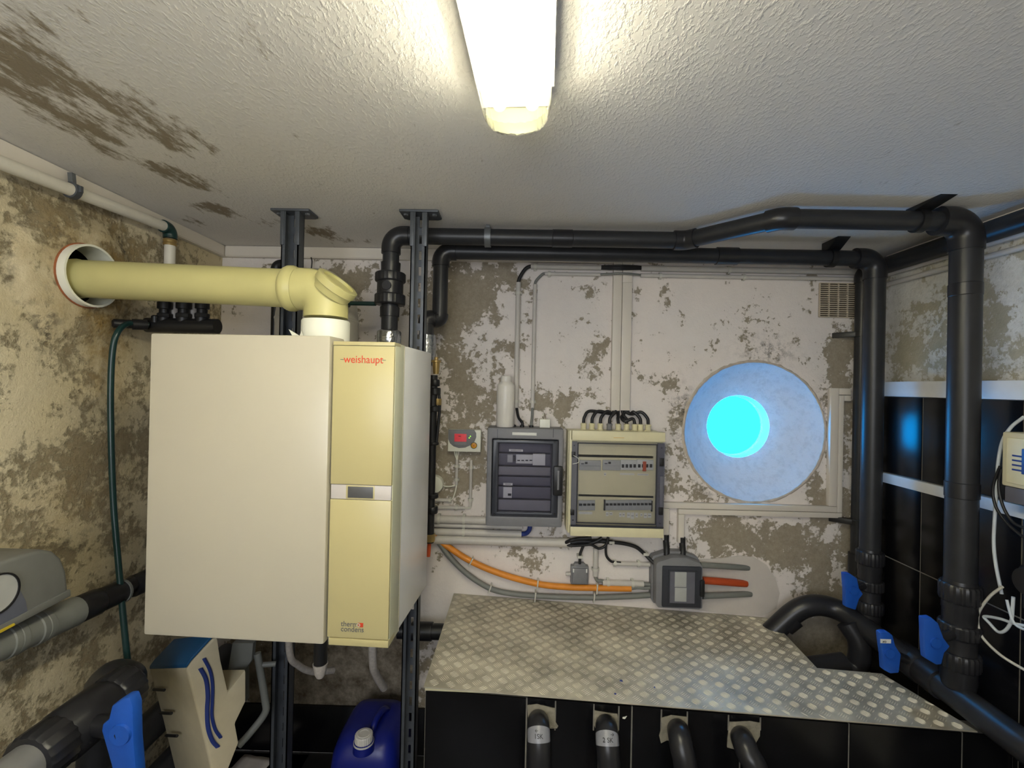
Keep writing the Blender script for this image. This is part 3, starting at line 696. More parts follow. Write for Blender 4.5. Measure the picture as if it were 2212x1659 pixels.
def valve_outline(zf, pts, Yp, th, parent, label=None):
    h = obj('handle', G().prism([Y(*zf(*p), Yp) for p in pts], (0, th, 0)), 'blue', parent, bev=.004, label=label or 'blue lever handle')
    return h
def ball_valve(name, cx, cy, ztop, zbot, r, label, hp, zf, hy, extra=None):
    t = thing(name, (cx, cy, zbot), label, 'valve', 'ball valves with blue handles')
    L = ztop-zbot
    obj('body', G().lathe((cx, cy, zbot), (0, 0, 1), [(0, r*.92), (L*.06, r*1.0), (L*.28, r*1.0), (L*.3, r*.96), (L*.7, r*.96), (L*.72, r*1.0), (L*.95, r*1.0), (L, r*.92)], 28), 'pvcfit', t)
    for a, b in ((.80, .97), (.47, .60), (.18, .33)):
        obj('union_nut', ribbed((cx, cy, zbot+L*a), (0, 0, 1), r*1.19, L*(b-a), 22, .05), 'pvcfit', t, bev=.001)
    hx = [Y(*zf(*p), hy) for p in hp]; hc = sum(hx, V())/len(hx)
    obj('stem', G().tube([V((hc.x, hy+.01, hc.z)), V((cx, cy, hc.z))], r*.32, 16), 'pvcfit', t)
    h = valve_outline(zf, hp, hy, .022, t)
    obj('hub', G().lathe((hc.x, hy+.002, hc.z), (0, -1, 0), [(0, .017), (.007, .016)], 20), 'blue', h)
    return t, h, hc
HA = [(1160, 605), (1215, 600), (1262, 640), (1300, 745), (1345, 805), (1305, 850), (1285, 930), (1250, 935), (1175, 890), (1170, 830), (1165, 720)]
HB = [(600, 290), (640, 290), (690, 325), (705, 395), (733, 435), (705, 470), (680, 548), (610, 525), (608, 400)]
ball_valve('ball_valve', vx, vy, zA(1252), zA(1482), .047, 'dark ball valve with blue handle under pipe beside right wall', HA, z_h, YA2-.075)

# ------------------------------------------------------------------ heating pipe B: the rear run
YB = 1.93; RB = .0315; b1 = Y(953, 543, YB); b2 = Y(1895, 549, YB-.01); b2 = V((b2.x, YB, b1.z)); bzt = Y(950, 690, YB).z
pb = thing('overhead_pipe', (b1.x, YB, bzt), 'dark PVC pipe run close to back wall, behind the nearer one', 'pipe')
e0 = V((b1.x, YB, bzt)); e1 = Y(923, 690, YB-.06); e1.z = bzt
e1 = V((Y(922, 690, YB-.02).x, YB-.02, bzt))
run(pb, [b2-V((0, 0, .1)), b2, b1, e0], RB, bend=1.4, sock=.6)
run(pb, [e0+V((0, 0, .06)), e0, e1, e1-V((0, 0, .16))], RB*.95, bend=.55, sock=.2, fat=1.2)
obj('foil_wrap', G().lathe((e1.x, e1.y, Y(925, 790, YB).z), (0, 0, 1), [(0, .042), (.05, .040), (.09, .041), (.125, .038)], 22), 'foil', pb, label='silver foil wrap')
cpl = Y(1570, 545, YB); obj('coupling', G().lathe((cpl.x, YB, b1.z), (1, 0, 0), [(-.045, RB), (-.043, RB*1.14), (.043, RB*1.14), (.045, RB)], 24), 'pvcfit', pb)
sp_ = Y(1795, 547, YB); saddle(pb, V((sp_.x, YB, b1.z)), RB, ZC-b1.z, 'black', .08, .026)
zB = lambda yp: Y(1888, yp, YB).z
RVB = .0375
obj('elbow', G().tube(elbow_path(b2, b1, b2-V((0, 0, 1)), .055, .03), .0415, 24), 'pvcfit', pb)
obj('down_pipe', G().tube([(b2.x, YB, zB(585)), (b2.x, YB, zB(1195))], RVB, 28), 'pvc', pb)
ball_valve('ball_valve', b2.x, YB, zB(1185), zB(1352), .042, 'dark ball valve with blue handle in the far corner', HB, z_h, YB-.07)

# thin drain pipe in the corner on the back wall
YCp = 2.085; pcn = thing('corner_pipe', (Y(1852, 1190, YCp).x, YCp, Y(1852, 1330, YCp).z), 'thinner dark pipe clamped to back wall beside corner', 'pipe')
cxp = Y(1858, 900, YCp).x
obj('pipe', G().tube([(cxp, YCp, Y(1858, 590, YCp).z), (cxp, YCp, Y(1850, 1200, YCp).z)], .0275, 22), 'pvc', pcn)
obj('lower_pipe', G().tube([(cxp-.004, YCp, Y(1850, 1195, YCp).z), (cxp-.004, YCp, Y(1850, 1345, YCp).z)], .032, 22), 'pvcfit', pcn)
obj('elbow', G().tube(elbow_path(V((cxp, YCp, Y(1858, 582, YCp).z)), V((cxp, YCp, 1)), V((cxp+.3, YCp, Y(1858, 582, YCp).z)), .04, .02), .032, 22), 'pvcfit', pcn)
for yp in (722, 1128):
    zc_ = Y(1855, yp, YCp).z
    obj('clamp', G().ring((cxp, YCp, zc_-.011), (0, 0, 1), .0275, .034, .022, 26), 'black', pcn)
    obj('bracket', G().prism([V((cxp-.095, YW, zc_-.014)), V((cxp-.02, YCp-.02, zc_-.011)), V((cxp-.02, YCp+.01, zc_-.011)), V((cxp-.06, YW, zc_-.011))], (0, 0, .024)), 'black', pcn, bev=.002)

# pipe under the ceiling along the right wall
pd = thing('wall_pipe', (XR-.055, 1.4, ZC-.09), 'dark PVC pipe under the ceiling along the right wall', 'pipe')
dz = ZC-.055
obj('pipe', G().tube([(XR-.055, YW-.004, dz), (XR-.055, .95, dz)], .036, 26), 'pvc', pd)
for yy in (1.30,):
    obj('clamp', G().ring((XR-.055, yy, dz), (0, 1, 0), .036, .044, .03, 26), 'black', pd)
    obj('bracket', G().box((XR-.1, yy, dz+.03), (XR-.02, yy+.03, ZC-.001)), 'black', pd, bev=.003)

# ------------------------------------------------------------------ low pipes at the right: curve, inline valve, pipe along the wall
lo = thing('low_pipe', Y(1735, 1330, 2.05), 'thick dark pipe arching out beside the checker plate and along right wall', 'pipe')
pts = [Y(1660, 1372, 2.05), Y(1735, 1312, 2.03), Y(1812, 1318, 1.99), Y(1905, 1385, 1.84), Y(1992, 1447, 1.70)]
obj('curved_pipe', G().tube(cr(pts, 10), .043, 26), 'pvcfit', lo)
pe0, pe1 = Y(1992, 1447, 1.70), Y(2240, 1632, 1.30)
obj('pipe', G().tube([pe0, pe0+(pe1-pe0)*2.0], .044, 26), 'pvc', lo)
dd = (pe1-pe0).normalized()
obj('coupling', G().lathe(pe0+dd*.06, dd, [(-.05, .044), (-.048, .051), (.03, .051), (.032, .044)], 26), 'pvcfit', lo)
obj('coupling', G().lathe(Y(1702, 1340, 2.045), Y(1735, 1312, 2.03)-Y(1660, 1372, 2.05), [(-.03, .043), (-.028, .048), (.03, .048), (.032, .043)], 26), 'pvcfit', lo)
HE = [(852, 708), (880, 702), (915, 705), (940, 725), (960, 800), (1000, 860), (985, 990), (925, 995), (878, 970), (872, 870), (858, 770)]
vt = thing('inline_valve', Y(1945, 1415, 1.72), 'blue-handled valve lying on the low pipe, white tag on handle', 'valve')
obj('body', G().lathe(pe0-dd*.05, dd, [(-.07, .048), (-.06, .054), (.05, .054), (.06, .048)], 24), 'pvcfit', vt)
h = valve_outline(z_h, HE, 1.615, .022, vt)
hc = Y(*z_h(915, 850), 1.615)
obj('stem', G().tube([hc+V((0, .01, 0)), pe0-dd*.05], .016, 14), 'pvcfit', vt)
obj('hub', G().lathe(hc+V((0, .002, 0)), (0, -1, 0), [(0, .017), (.007, .016)], 20), 'blue', h)
lb = obj('tag', G().box(*rect(z_h, 856, 752, 928, 782, 1.6135, 1.6155)), 'label', h)
a_ = Y(*z_h(868, 776), 1.613); text('tag_lettering', 'xo', .013, a_, (1, 0, 0), (0, 0, 1), 'inkblack', h, align='LEFT')
br = thing('branch_pipe', Y(1800, 1430, 1.95), 'dark pipe branch in the pit behind checker plate notch', 'pipe')
q = [Y(1830, 1345, 1.93), Y(1856, 1390, 1.90), Y(1848, 1440, 1.90), Y(1800, 1455, 1.90)]
obj('bend', G().tube(cr(q, 8), .040, 22), 'pvcfit', br)
obj('stub', G().tube([Y(1825, 1436, 1.90), Y(1748, 1446, 1.90)], .046, 22), 'pvcfit', br)

# ================================================================== electrics on the back wall
def cable(name, pts, r, m, label, cat='cable', group=None, n=10, smoothn=8, parent=None):
    return obj(name, G().tube(cr(pts, smoothn), r, n), m, parent, label=label, cat=cat, group=group)
def bw(zf, x, y, off): return Y(*zf(x, y), YW-off)

# trunking under the ceiling
tk = thing('cable_trunking', (XL, 1.6, ZC-.05), 'white flat trunking under the ceiling along the left wall', 'trunking')
obj('channel', G().box((XL+.001, .7, ZC-.052), (XL+.026, YW-.001, ZC-.002)), 'trunk', tk, bev=.002)
obj('cover', G().box((XL+.026, .7, ZC-.048), (XL+.029, YW-.03, ZC-.006)), 'trunk', tk, bev=.001)
tk = thing('cable_trunking', (-.5, YW, ZC-.05), 'white flat trunking under the ceiling along the back wall', 'trunking')
obj('channel', G().box((XL+.03, YW-.026, ZC-.052), (Y(1368, 565, YW).x, YW-.001, ZC-.002)), 'trunk', tk, bev=.002)
obj('cover', G().box((XL+.03, YW-.029, ZC-.048), (Y(1300, 565, YW).x, YW-.026, ZC-.006)), 'trunk', tk, bev=.001)
for xa in (651, 672):
    cable('hanging_wire', [Y(xa, 556, YW-.03), Y(xa-2+(4 if xa > 660 else 0), 566, YW-.03), Y(xa-7 if xa < 660 else xa, 585, YW-.03), Y(xa-9 if xa < 660 else xa-2, 600, YW-.04)], .0028, 'cable',
          'thin black wire curving out of trunking behind left post' if xa < 660 else 'thin black wire hanging straight beside the curved one', 'wire')
# white pipe below it on the left wall
wp = thing('water_pipe', XP(200, 430, XL+.03), 'white pipe below the trunking on left wall, turning down', 'pipe')
wpx = XL+.052; w0 = XP(-30, 333, wpx); w1 = XP(363, 492, wpx); w0 = w1+(XP(0, 351, wpx)-w1)*3.2; w2 = V((wpx, w1.y, Y(400, 700, w1.y).z))
obj('pipe', G().tube([w0, w1], .0185, 20), 'pipew', wp)
obj('elbow', G().tube(elbow_path(w1+V((0, .012, 0)), w0, w2+V((0, .012, 0)), .026, .010), .0235, 20), 'hose', wp, label='dark green elbow fitting')
obj('brass_ring', G().lathe((wpx, w1.y+.012, w1.z-.065), (0, 0, 1), [(0, .021), (.006, .0235), (.012, .021), (.018, .0235), (.024, .021)], 20), 'brass', wp)
obj('down_pipe', G().tube([(wpx, w1.y+.012, w1.z-.04), (wpx, w1.y+.012, w2.z)], .0185, 20), 'pipew', wp)
kp = XP(150, 408, wpx); kp = w1+(w0-w1)*((kp.y-w1.y)/(w0.y-w1.y))
obj('clamp', G().ring((kp.x, kp.y, kp.z), (0, 1, 0), .0185, .024, .018, 22), 'darksteel', wp)
obj('strap', G().prism([V((kp.x-.006, kp.y+.002, kp.z+.018)), V((kp.x+.008, kp.y+.002, kp.z+.018)), V((kp.x+.004, kp.y+.002, kp.z+.052)), V((kp.x-.010, kp.y+.002, kp.z+.052))], (0, .012, 0)), 'steel', wp)
obj('clamp_ear', G().box((kp.x+.018, kp.y+.004, kp.z-.006), (kp.x+.030, kp.y+.014, kp.z+.014)), 'darksteel', wp, bev=.002)

# ------------------------------------------------------------------ conduits at the top right of the back wall
def conduit(name, pts, r, label, clips=(), group=None, m='conduit', cat='conduit'):
    P = [V(p) for p in pts]; t = thing(name, P[0], label, cat, group)
    for i in range(len(P)-1): obj('tube', G().tube([P[i], P[i+1]], r, 16), m, t)
    for c in clips:
        c = V(c); d = (P[1]-P[0]).normalized(); s = d.cross(V((0, 1, 0)))
        obj('clip', G().ring(c-d*.006, d, r, r+.003, .012, 18), 'clip', t)
        obj('clip_foot', G().obox(c-d*.006-s*(r+.005), d*.012, s*(2*r+.010), V((0, YW-c.y-.0005, 0))), 'clip', t)
    return t
def hor(zf, x0, x1, y, off, xm=None):
    """horizontal line on the wall plane at a zoom height measured at its middle"""
    a, b = bw(zf, x0, y, off), bw(zf, x1, y, off); z = (a.z+b.z)/2; a.z = b.z = z; return a, b
def ver(zf, x, y0, y1, off):
    a, b = bw(zf, x, y0, off), bw(zf, x, y1, off); m = (a.x+b.x)/2; a.x = b.x = m; return a, b
a, b = hor(z_q, 368, 1205, 646, .018); conduit('conduit', (a, b), .0125, 'upper pale conduit left of the vertical trunking, near ceiling', [a+V((.02, 0, 0))])
zc1 = a.z
a, b = hor(z_q, 536, 1200, 731, .014); conduit('conduit', (a, b), .0085, 'thin lower pale conduit left of vertical trunking, near ceiling', [a+V((.02, 0, 0))])
zc2 = a.z
xe = Y(1842, 595, YW).x; x0 = bw(z_q, 1685, 646, .018).x
conduit('conduit', (V((x0, YW-.018, zc1)), V((xe, YW-.018, zc1))), .0135, 'upper pale conduit right of vertical trunking, running to the corner', [V((x0+.4, YW-.018, zc1))])
conduit('conduit', (V((x0, YW-.014, zc2)), V((xe, YW-.014, zc2))), .0095, 'lower pale conduit right of vertical trunking, running to the corner', [V((x0+.09, YW-.014, zc2)), V((x0+.47, YW-.014, zc2))])
# black cables bridging over the trunking
p0 = bw(z_q, 1190, 646, .018).x; p1_ = bw(z_q, 1690, 646, .018).x; pm = (p0+p1_)/2
for k, (dz_, ro) in enumerate(((.007, .0055), (-.001, .0055), (-.008, .005))):
    cable('bridge_cable', [V((p0-.03, YW-.018, zc1)), V((p0, YW-.02, zc1+dz_*.6)), V((pm, YW-.052, zc1+dz_-.006)), V((p1_, YW-.02, zc1+dz_*.6+.002)), V((p1_+.03, YW-.018, zc1))], ro, 'cable',
          ('topmost', 'middle', 'lowest')[k]+' black cable bridging the vertical trunking between conduits', group='cables over the trunking')
cable('bridge_cable', [V((p0-.03, YW-.014, zc2)), V((p0, YW-.016, zc2)), V((pm, YW-.048, zc2-.002)), V((p1_, YW-.016, zc2+.001)), V((p1_+.03, YW-.014, zc2))], .0055, 'greyhose', 'grey cable bridging the trunking below the black ones', group='cables over the trunking')
# vertical conduits down to the grey cabinet
va, vb_ = bw(z_q, 215, 830, .018), bw(z_e, 812, 380, .018); va.x = vb_.x = (va.x+vb_.x)/2
conduit('conduit', (va, vb_), .0115, 'left of two vertical conduits above grey cabinet', [V((va.x, va.y, vb_.z+.03)), V((va.x, va.y, va.z-.05))], 'vertical conduits above the grey cabinet')
wa, wb_ = bw(z_q, 427, 855, .014), bw(z_e, 938, 385, .014); wa.x = wb_.x = (wa.x+wb_.x)/2
conduit('conduit', (wa, wb_), .0088, 'right, thinner vertical conduit above grey cabinet', [V((wa.x, wa.y, wb_.z+.03))], 'vertical conduits above the grey cabinet')
hx1 = bw(z_q, 368, 646, .018).x; hx2 = bw(z_q, 536, 731, .014).x
cable('bend_cable', [V((va.x, YW-.018, va.z-.03)), V((va.x, YW-.018, va.z+.004)), V((va.x+.012, YW-.018, va.z+.035)), V((hx1-.022, YW-.018, zc1-.010)), V((hx1, YW-.018, zc1)), V((hx1+.03, YW-.018, zc1))], .0085, 'cable', 'thick black cable bending from left vertical conduit to top conduit')
cable('bend_cable', [V((wa.x, YW-.014, wa.z-.03)), V((wa.x, YW-.014, wa.z+.003)), V((wa.x+.008, YW-.014, wa.z+.022)), V((hx2-.012, YW-.014, zc2-.004)), V((hx2, YW-.014, zc2)), V((hx2+.03, YW-.014, zc2))], .0062, 'greyhose', 'grey cable bending from thinner vertical conduit to the right')
# vertical trunking pair
vt_ = thing('vertical_trunking', bw(z_e, 1650, 405, 0), 'pair of white trunkings dropping to the cream cabinet', 'trunking')
xl_, xm_, xr_ = bw(z_q, 1372, 900, .03).x-.006, bw(z_q, 1478, 900, .03).x-.006, bw(z_q, 1595, 900, .03).x-.006
zt_ = bw(z_q, 1400, 560, .03).z; zb_ = bw(z_e, 1660, 405, .03).z
obj('channel', G().box((xl_, YW-.030, zb_), (xm_-.001, YW-.001, zt_)), 'trunk', vt_, bev=.002)
obj('channel', G().box((xm_+.001, YW-.032, zb_+.002), (xr_, YW-.001, bw(z_q, 1540, 832, .03).z)), 'trunk', vt_, bev=.002)
obj('channel', G().box((xm_+.001, YW-.030, bw(z_q, 1540, 830, .03).z), (xr_, YW-.001, zt_)), 'trunk', vt_, bev=.002)
# right wall conduits
for i, (pA, pB, r, lab) in enumerate((((1925, 586), (2212, 506), .0135, 'upper pale conduit along the right wall below dark pipe'), ((1925, 606), (2212, 540), .0105, 'lower pale conduit along the right wall'))):
    zA_ = (XP(*pA, XR-.02).z+XP(*pB, XR-.02).z)/2
    conduit('wall_conduit', (V((XR-.018, YW-.03, zA_)), V((XR-.018, .95, zA_))), r, lab, (), 'conduits on the right wall')
zA_ = XP(2150, 510, XR).z
obj('wall_trunking', G().box((XR-.02, .95, zA_+.025), (XR-.001, YW-.03, zA_+.060)), 'trunk', bev=.002, label='flat pale trunking on right wall just under dark pipe', cat='trunking')

# ------------------------------------------------------------------ grey cabinet with smoked door
Y1 = YW-.125
(ax, _, az), (bx_, _, bz) = rect(z_m, 690, 122, 1522, 1245, Y1)
gc = thing('electrical_cabinet', ((ax+bx_)/2, YW, bz), 'dark grey electrical cabinet with smoked door and black handle', 'cabinet')
GW, GH = bx_-ax, az-bz
def gp(zx, zy, Yf=Y1):
    """zoom position inside the cabinet front, straightened to the cabinet's own upright frame"""
    px_ = 690+(zx-690)+(zy-122)*.0205; return ax+(px_-690)/(1545-690)*GW, az-((zy-(zx-690)*.030)-122)/(1214-122)*GH
def gbox(x0, y0, x1, y1, Yf, Yb):
    u0, v0 = gp(x0, y0); u1, v1 = gp(x1, y1); return G().box((u0, Yf, v0), (u1, Yb, v1))
def frame(parent, name, m, outer, inner, Yf, Yb, bev=.003):
    (u0, v0, u1, v1), (i0, w0_, i1, w1_) = outer, inner
    g = G(); O = [(u0, v0), (u1, v0), (u1, v1), (u0, v1)]; I = [(i0, w0_), (i1, w0_), (i1, w1_), (i0, w1_)]
    vs = [V((x, Yf, z)) for x, z in O]+[V((x, Yf, z)) for x, z in I]+[V((x, Yb, z)) for x, z in O]+[V((x, Yb, z)) for x, z in I]
    fs = []
    for k in range(4):
        j = (k+1) % 4; fs += [(k, j, 4+j, 4+k), (8+k, 12+k, 12+j, 8+j), (k, 8+k, 8+j, j), (4+k, 4+j, 12+j, 12+k)]
    g.add(vs, fs); return obj(name, g, m, parent, bev=bev)
u0, v0 = ax, az; u1, v1 = bx_+.0, bz
i0, w0_ = gp(745, 245); i1, w1_ = gp(1470, 1125)
frame(gc, 'case', 'cabgrey', (ax, az, ax+GW, bz), (i0, w0_, i1, w1_), Y1, YW-.002, .008)
obj('back_plate', G().box((ax+.01, Y1+.06, bz+.01), (bx_-.01, YW-.003, az-.01)), 'cabpanel', gc)
o0, q0 = gp(752, 252); o1, q1 = gp(1466, 1120); j0, k0 = gp(815, 296); j1, k1 = gp(1400, 1075)
dr = frame(gc, 'door', 'cabdark', (o0, q0, o1, q1), (j0, k0, j1, k1), Y1-.006, Y1+.02, .005); dr['label'] = 'dark smoked door frame'
obj('window_pane', G().box((j0-.003, Y1+.003, k1-.003), (j1+.003, Y1+.006, k0+.003)), 'glassdark', dr)
obj('handle', gbox(1425, 545, 1525, 875, Y1-.030, Y1-.006), 'black', dr, bev=.010, label='black handle grip')
obj('handle_slot', gbox(1466, 590, 1486, 805, Y1-.0315, Y1-.025), 'cabgrey', dr, bev=.003)
for zx, zy in ((770, 1085), (1440, 1085), (1445, 290)):
    uu, vv = gp(zx, zy); obj('screw', G().lathe((uu, Y1-.006, vv), (0, -1, 0), [(0, .005), (.002, .004)], 10), 'black', dr)
YI = Y1+.022
for y0, y1, m_ in ((300, 415, 'cabpanel'), (418, 560, 'cabpanel'), (563, 672, 'cabpanel2'), (678, 785, 'cabpanel'), (790, 930, 'cabpanel'), (935, 1070, 'cabpanel2')):
    obj('blanking_plate', gbox(812, y0, 1396, y1, YI+(.004 if m_ == 'cabpanel' else 0), YI+.02), m_, gc, bev=.001)
mb = obj('breaker', gbox(1010, 430, 1198, 535, YI-.006, YI+.02), 'module', gc, bev=.001, label='white four-pole breaker')
for k in range(4): obj('toggle', gbox(1024+k*46, 490, 1054+k*46, 502, YI-.009, YI), 'black', mb)
for k in range(4): obj('terminal', gbox(1020+k*46, 503, 1056+k*46, 528, YI-.0085, YI), 'module', mb, bev=.001)
obj('breaker', gbox(912, 432, 972, 520, YI-.004, YI+.02), 'modgrey', gc, bev=.001, label='grey narrow breaker')
obj('toggle', gbox(978, 445, 1005, 505, YI-.007, YI+.02), 'black', gc)
obj('blank_cover', gbox(1200, 425, 1338, 555, YI-.007, YI+.02), 'module', gc, bev=.001, label='pale blank cover')
mb = obj('breaker', gbox(866, 795, 962, 918, YI-.004, YI+.02), 'module', gc, bev=.001, label='single white breaker below')
obj('toggle', gbox(918, 865, 955, 890, YI-.008, YI), 'black', mb)
for r_ in ((930, 372, 1088, 400), (866, 750, 970, 778)):
    q = obj('label_strip', gbox(*r_, YI-.002, YI+.02), 'label', gc)
    obj('ink_line', gbox(r_[0]+20, r_[1]+9, r_[2]-20, r_[1]+17, YI-.0026, YI), 'ink', q)
q = obj('name_tag', gbox(968, 176, 1240, 216, Y1-.002, Y1+.004), 'label', gc, bev=.0005, label='pale name tag')
for x_ in (800, 1424): obj('case_joint', gbox(x_, 140, x_+5, 238, Y1-.0006, Y1+.003), 'cabdark', gc)
for zx in (985, 1080, 1185):
    uu = gp(zx, 122)[0]; obj('gland', G().lathe((uu, Y1+.06, az-.002), (0, 0, 1), [(0, .010), (.010, .010), (.012, .006)], 12), 'black', gc)
ga = [gp(zx, 122)[0] for zx in (985, 1080, 1185)]
cable('feed_cable', [V((va.x+.002, YW-.018, vb_.z+.02)), V((va.x+.004, YW-.020, vb_.z)), V((va.x+.013, YW-.045, (vb_.z+az)/2)), V((ga[1], Y1+.06, az+.02)), V((ga[1], Y1+.06, az+.004))], .0065, 'cable', 'black cable from left vertical conduit into grey cabinet top')
cable('feed_cable', [V((wa.x, YW-.014, wb_.z+.02)), V((wa.x, YW-.018, wb_.z)), V((wa.x-.002, YW-.04, (wb_.z+az)/2)), V((ga[2], Y1+.06, az+.02)), V((ga[2], Y1+.06, az+.004))], .006, 'greyhose', 'grey cable from thinner conduit into grey cabinet top')
# white bottle standing on the cabinet
bt = Y(1091, 920, Y1+.05); bt.z = az+.001; bh = Y(1091, 812, Y1+.05).z-bt.z; brd = 19.5*(Y1+.05)*1e-3
bo_ = thing('plastic_bottle', bt, 'white plastic bottle standing on the grey cabinet', 'bottle')
obj('body', G().lathe(bt, (0, 0, 1), [(0, brd*.9), (.006, brd), (bh*.72, brd), (bh*.75, brd*.97), (bh*.79, brd), (bh*.83, brd*.92), (bh*.88, brd*.62), (bh*.90, brd*.55)], 32), 'bottle', bo_)
obj('cap', G().lathe(bt+V((0, 0, bh*.885)), (0, 0, 1), [(0, brd*.60), (bh*.09, brd*.60), (bh*.115, brd*.55)], 28), 'bottle', bo_, bev=.001)
# small white plug box
(px0, _, pz0), (px1, _, pz1) = rect(z_m, 1275, 28, 1390, 125, Y1+.05)
pgb = thing('plug_adapter', ((px0+px1)/2, Y1+.06, az), 'small white plug box on the grey cabinet, right of bottle', 'plug')
obj('case', G().box((px0, Y1+.045, az+.0005), (px1, Y1+.075, pz0)), 'collar', pgb, bev=.003)
for s in (0, 1):
    xw = px0+(px1-px0)*(.3+.5*s)
    obj('wire_prong', G().tube(cr([V((xw, Y1+.06, pz0-.002)), V((xw+.006*(2*s-1), Y1+.06, pz0+.012)), V((xw-.004*(2*s-1), Y1+.06, pz0+.022)), V((xw+.005*(2*s-1), Y1+.06, pz0+.032))], 5), .0012, 6), 'collar', pgb)

# ------------------------------------------------------------------ cream cabinet with clear door
Y2 = YW-.14
A = Y(*z_n(137, 362), Y2); Bq = Y(*z_n(1152, 1572), Y2)
cx0 = (A.x+Y(*z_n(108, 1540), Y2).x)/2; cx1 = (Bq.x+Y(*z_n(1190, 400), Y2).x)/2; cz0, cz1 = Bq.z, A.z
cc = thing('electrical_cabinet', ((cx0+cx1)/2, YW, cz0), 'cream electrical cabinet with clear full-height door showing breakers', 'cabinet')
CW_, CH_ = cx1-cx0, cz1-cz0
def cpn(zx, zy):
    px_ = zx+(zy-362)*.0255; return cx0+(px_-137)/(1186-137)*CW_, cz1-((zy-(zx-137)*.032)-362)/(1538-362)*CH_
def cbox(x0, y0, x1, y1, Yf, Yb):
    u0, v0 = cpn(x0, y0); u1, v1 = cpn(x1, y1); return G().box((u0, Yf, v0), (u1, Yb, v1))
obj('case', G().box((cx0-.012, Y2+.05, cz0+.006), (cx1-.002, YW-.002, cz1-.004)), 'cream', cc, bev=.006)
obj('case_rim', G().box((cx0-.008, Y2+.03, cz0+.004), (cx1-.001, Y2+.055, cz1-.002)), 'cream', cc, bev=.004)
tb = obj('top_bar', G().box((cx0, Y2, cz1-(472-362)/(1538-362)*CH_), (cx1, Y2+.035, cz1)), 'cream', cc, bev=.005)
obj('bottom_bar', G().box((cx0, Y2, cz0), (cx1, Y2+.035, cz0+.105*CH_*.86)), 'cream', cc, bev=.005)
obj('tag', cbox(578, 432, 745, 468, Y2-.001, Y2+.003), 'cream', tb); obj('tag_print', cbox(600, 444, 720, 452, Y2-.0016, Y2+.002), 'dial', tb)
dz0, dz1 = cpn(140, 482)[1], cz0+.105*CH_*.86+.001
YP = Y2+.026
obj('inner_panel', G().box((cx0+.004, YP+.006, dz1), (cx1-.004, YP+.02, dz0)), 'creamin', cc)
dr = obj('door', G().box((cx0+.001, Y2+.002, dz1), (cx1-.001, Y2+.006, dz0)), 'glass', cc, label='clear door')
sx0, sx1 = cpn(200, 500)[0], cpn(1100, 500)[0]
frame(dr, 'seal', 'cabdark', (sx0, dz0-.006, sx1, dz1+.012), (sx0+.0045, dz0-.0105, sx1-.0045, dz1+.0165), Y2+.0062, Y2+.012, 0)
obj('door_edge', G().box((sx1+.001, Y2+.0065, dz1+.002), (cx1-.002, Y2+.013, dz0-.002)), 'cabpanel', dr)
obj('door_edge', G().box((cx0+.002, Y2+.0065, dz1+.002), (sx0-.001, Y2+.013, dz0-.002)), 'cabpanel2', dr)
obj('sill', G().box((cx0+.002, Y2+.001, dz1-.001), (cx1-.002, Y2+.012, dz1+.006)), 'cabdark', dr)
for x0, y0, x1, y1 in ((132, 600, 172, 660), (115, 1245, 155, 1305), (1120, 680, 1165, 770), (1105, 1230, 1150, 1310)):
    obj('hinge', cbox(x0, y0, x1, y1, Y2-.001, Y2+.010), 'black', dr, bev=.001)
for x0, y0 in ((160, 530), (1140, 565), (140, 1360), (1115, 1405)):
    uu, vv = cpn(x0, y0); obj('rivet', G().lathe((uu, Y2+.002, vv), (0, -1, 0), [(0, .003), (.001, .003)], 8), 'cabdark', dr)
obj('latch', cbox(1120, 880, 1150, 1225, Y2-.002, Y2+.008), 'cabpanel', dr, bev=.002)
for y0, y1 in ((640, 695), (1090, 1140)): obj('rail_slot', cbox(215, y0, 1065, y1, YP+.004, YP+.012), 'modgrey', cc)
obj('panel_joint', cbox(215, 955, 1065, 962, YP+.0045, YP+.012), 'cabpanel', cc)
for x0, x1, n_, m_ in ((225, 465, 0, 'modgrey'), (490, 685, 0, 'modgrey'), (692, 872, 4, 'module'), (876, 1060, 4, 'module')):
    q = obj('breaker', cbox(x0, 702, x1, 822, YP-.006, YP+.012), m_, cc, bev=.001)
    for k in range(n_): obj('toggle', cbox(x0+10+k*44, 752, x0+36+k*44, 790, YP-.010, YP), 'black', q, bev=.001)
    if not n_:
        obj('knob', cbox(x0+60, 722, x0+88, 745, YP-.010, YP), 'black', q, bev=.001); obj('window', cbox(x0+18, 735, x0+50, 750, YP-.007, YP), 'cabpanel', q)
        obj('print_band', cbox(x0+4, 765, x1-4, 770, YP-.0068, YP), 'ink', q)
obj('red_toggle', cbox(940, 722, 975, 832, YP-.011, YP), 'redpipe', cc, bev=.001)
for x0, x1, n_ in ((210, 398, 4), (512, 1040, 12)):
    wd = (x1-x0)/n_
    for k in range(n_):
        q = obj('breaker', cbox(x0+k*wd+1, 1155, x0+(k+1)*wd-1, 1268, YP-.006, YP+.012), 'modgrey', cc, bev=.0006)
        obj('toggle', cbox(x0+k*wd+6, 1188, x0+(k+1)*wd-6, 1212, YP-.010, YP), 'black', q)
obj('end_stop', cbox(500, 1150, 513, 1270, YP-.007, YP+.01), 'black', cc); obj('end_stop', cbox(1036, 1165, 1046, 1285, YP-.007, YP+.01), 'black', cc)
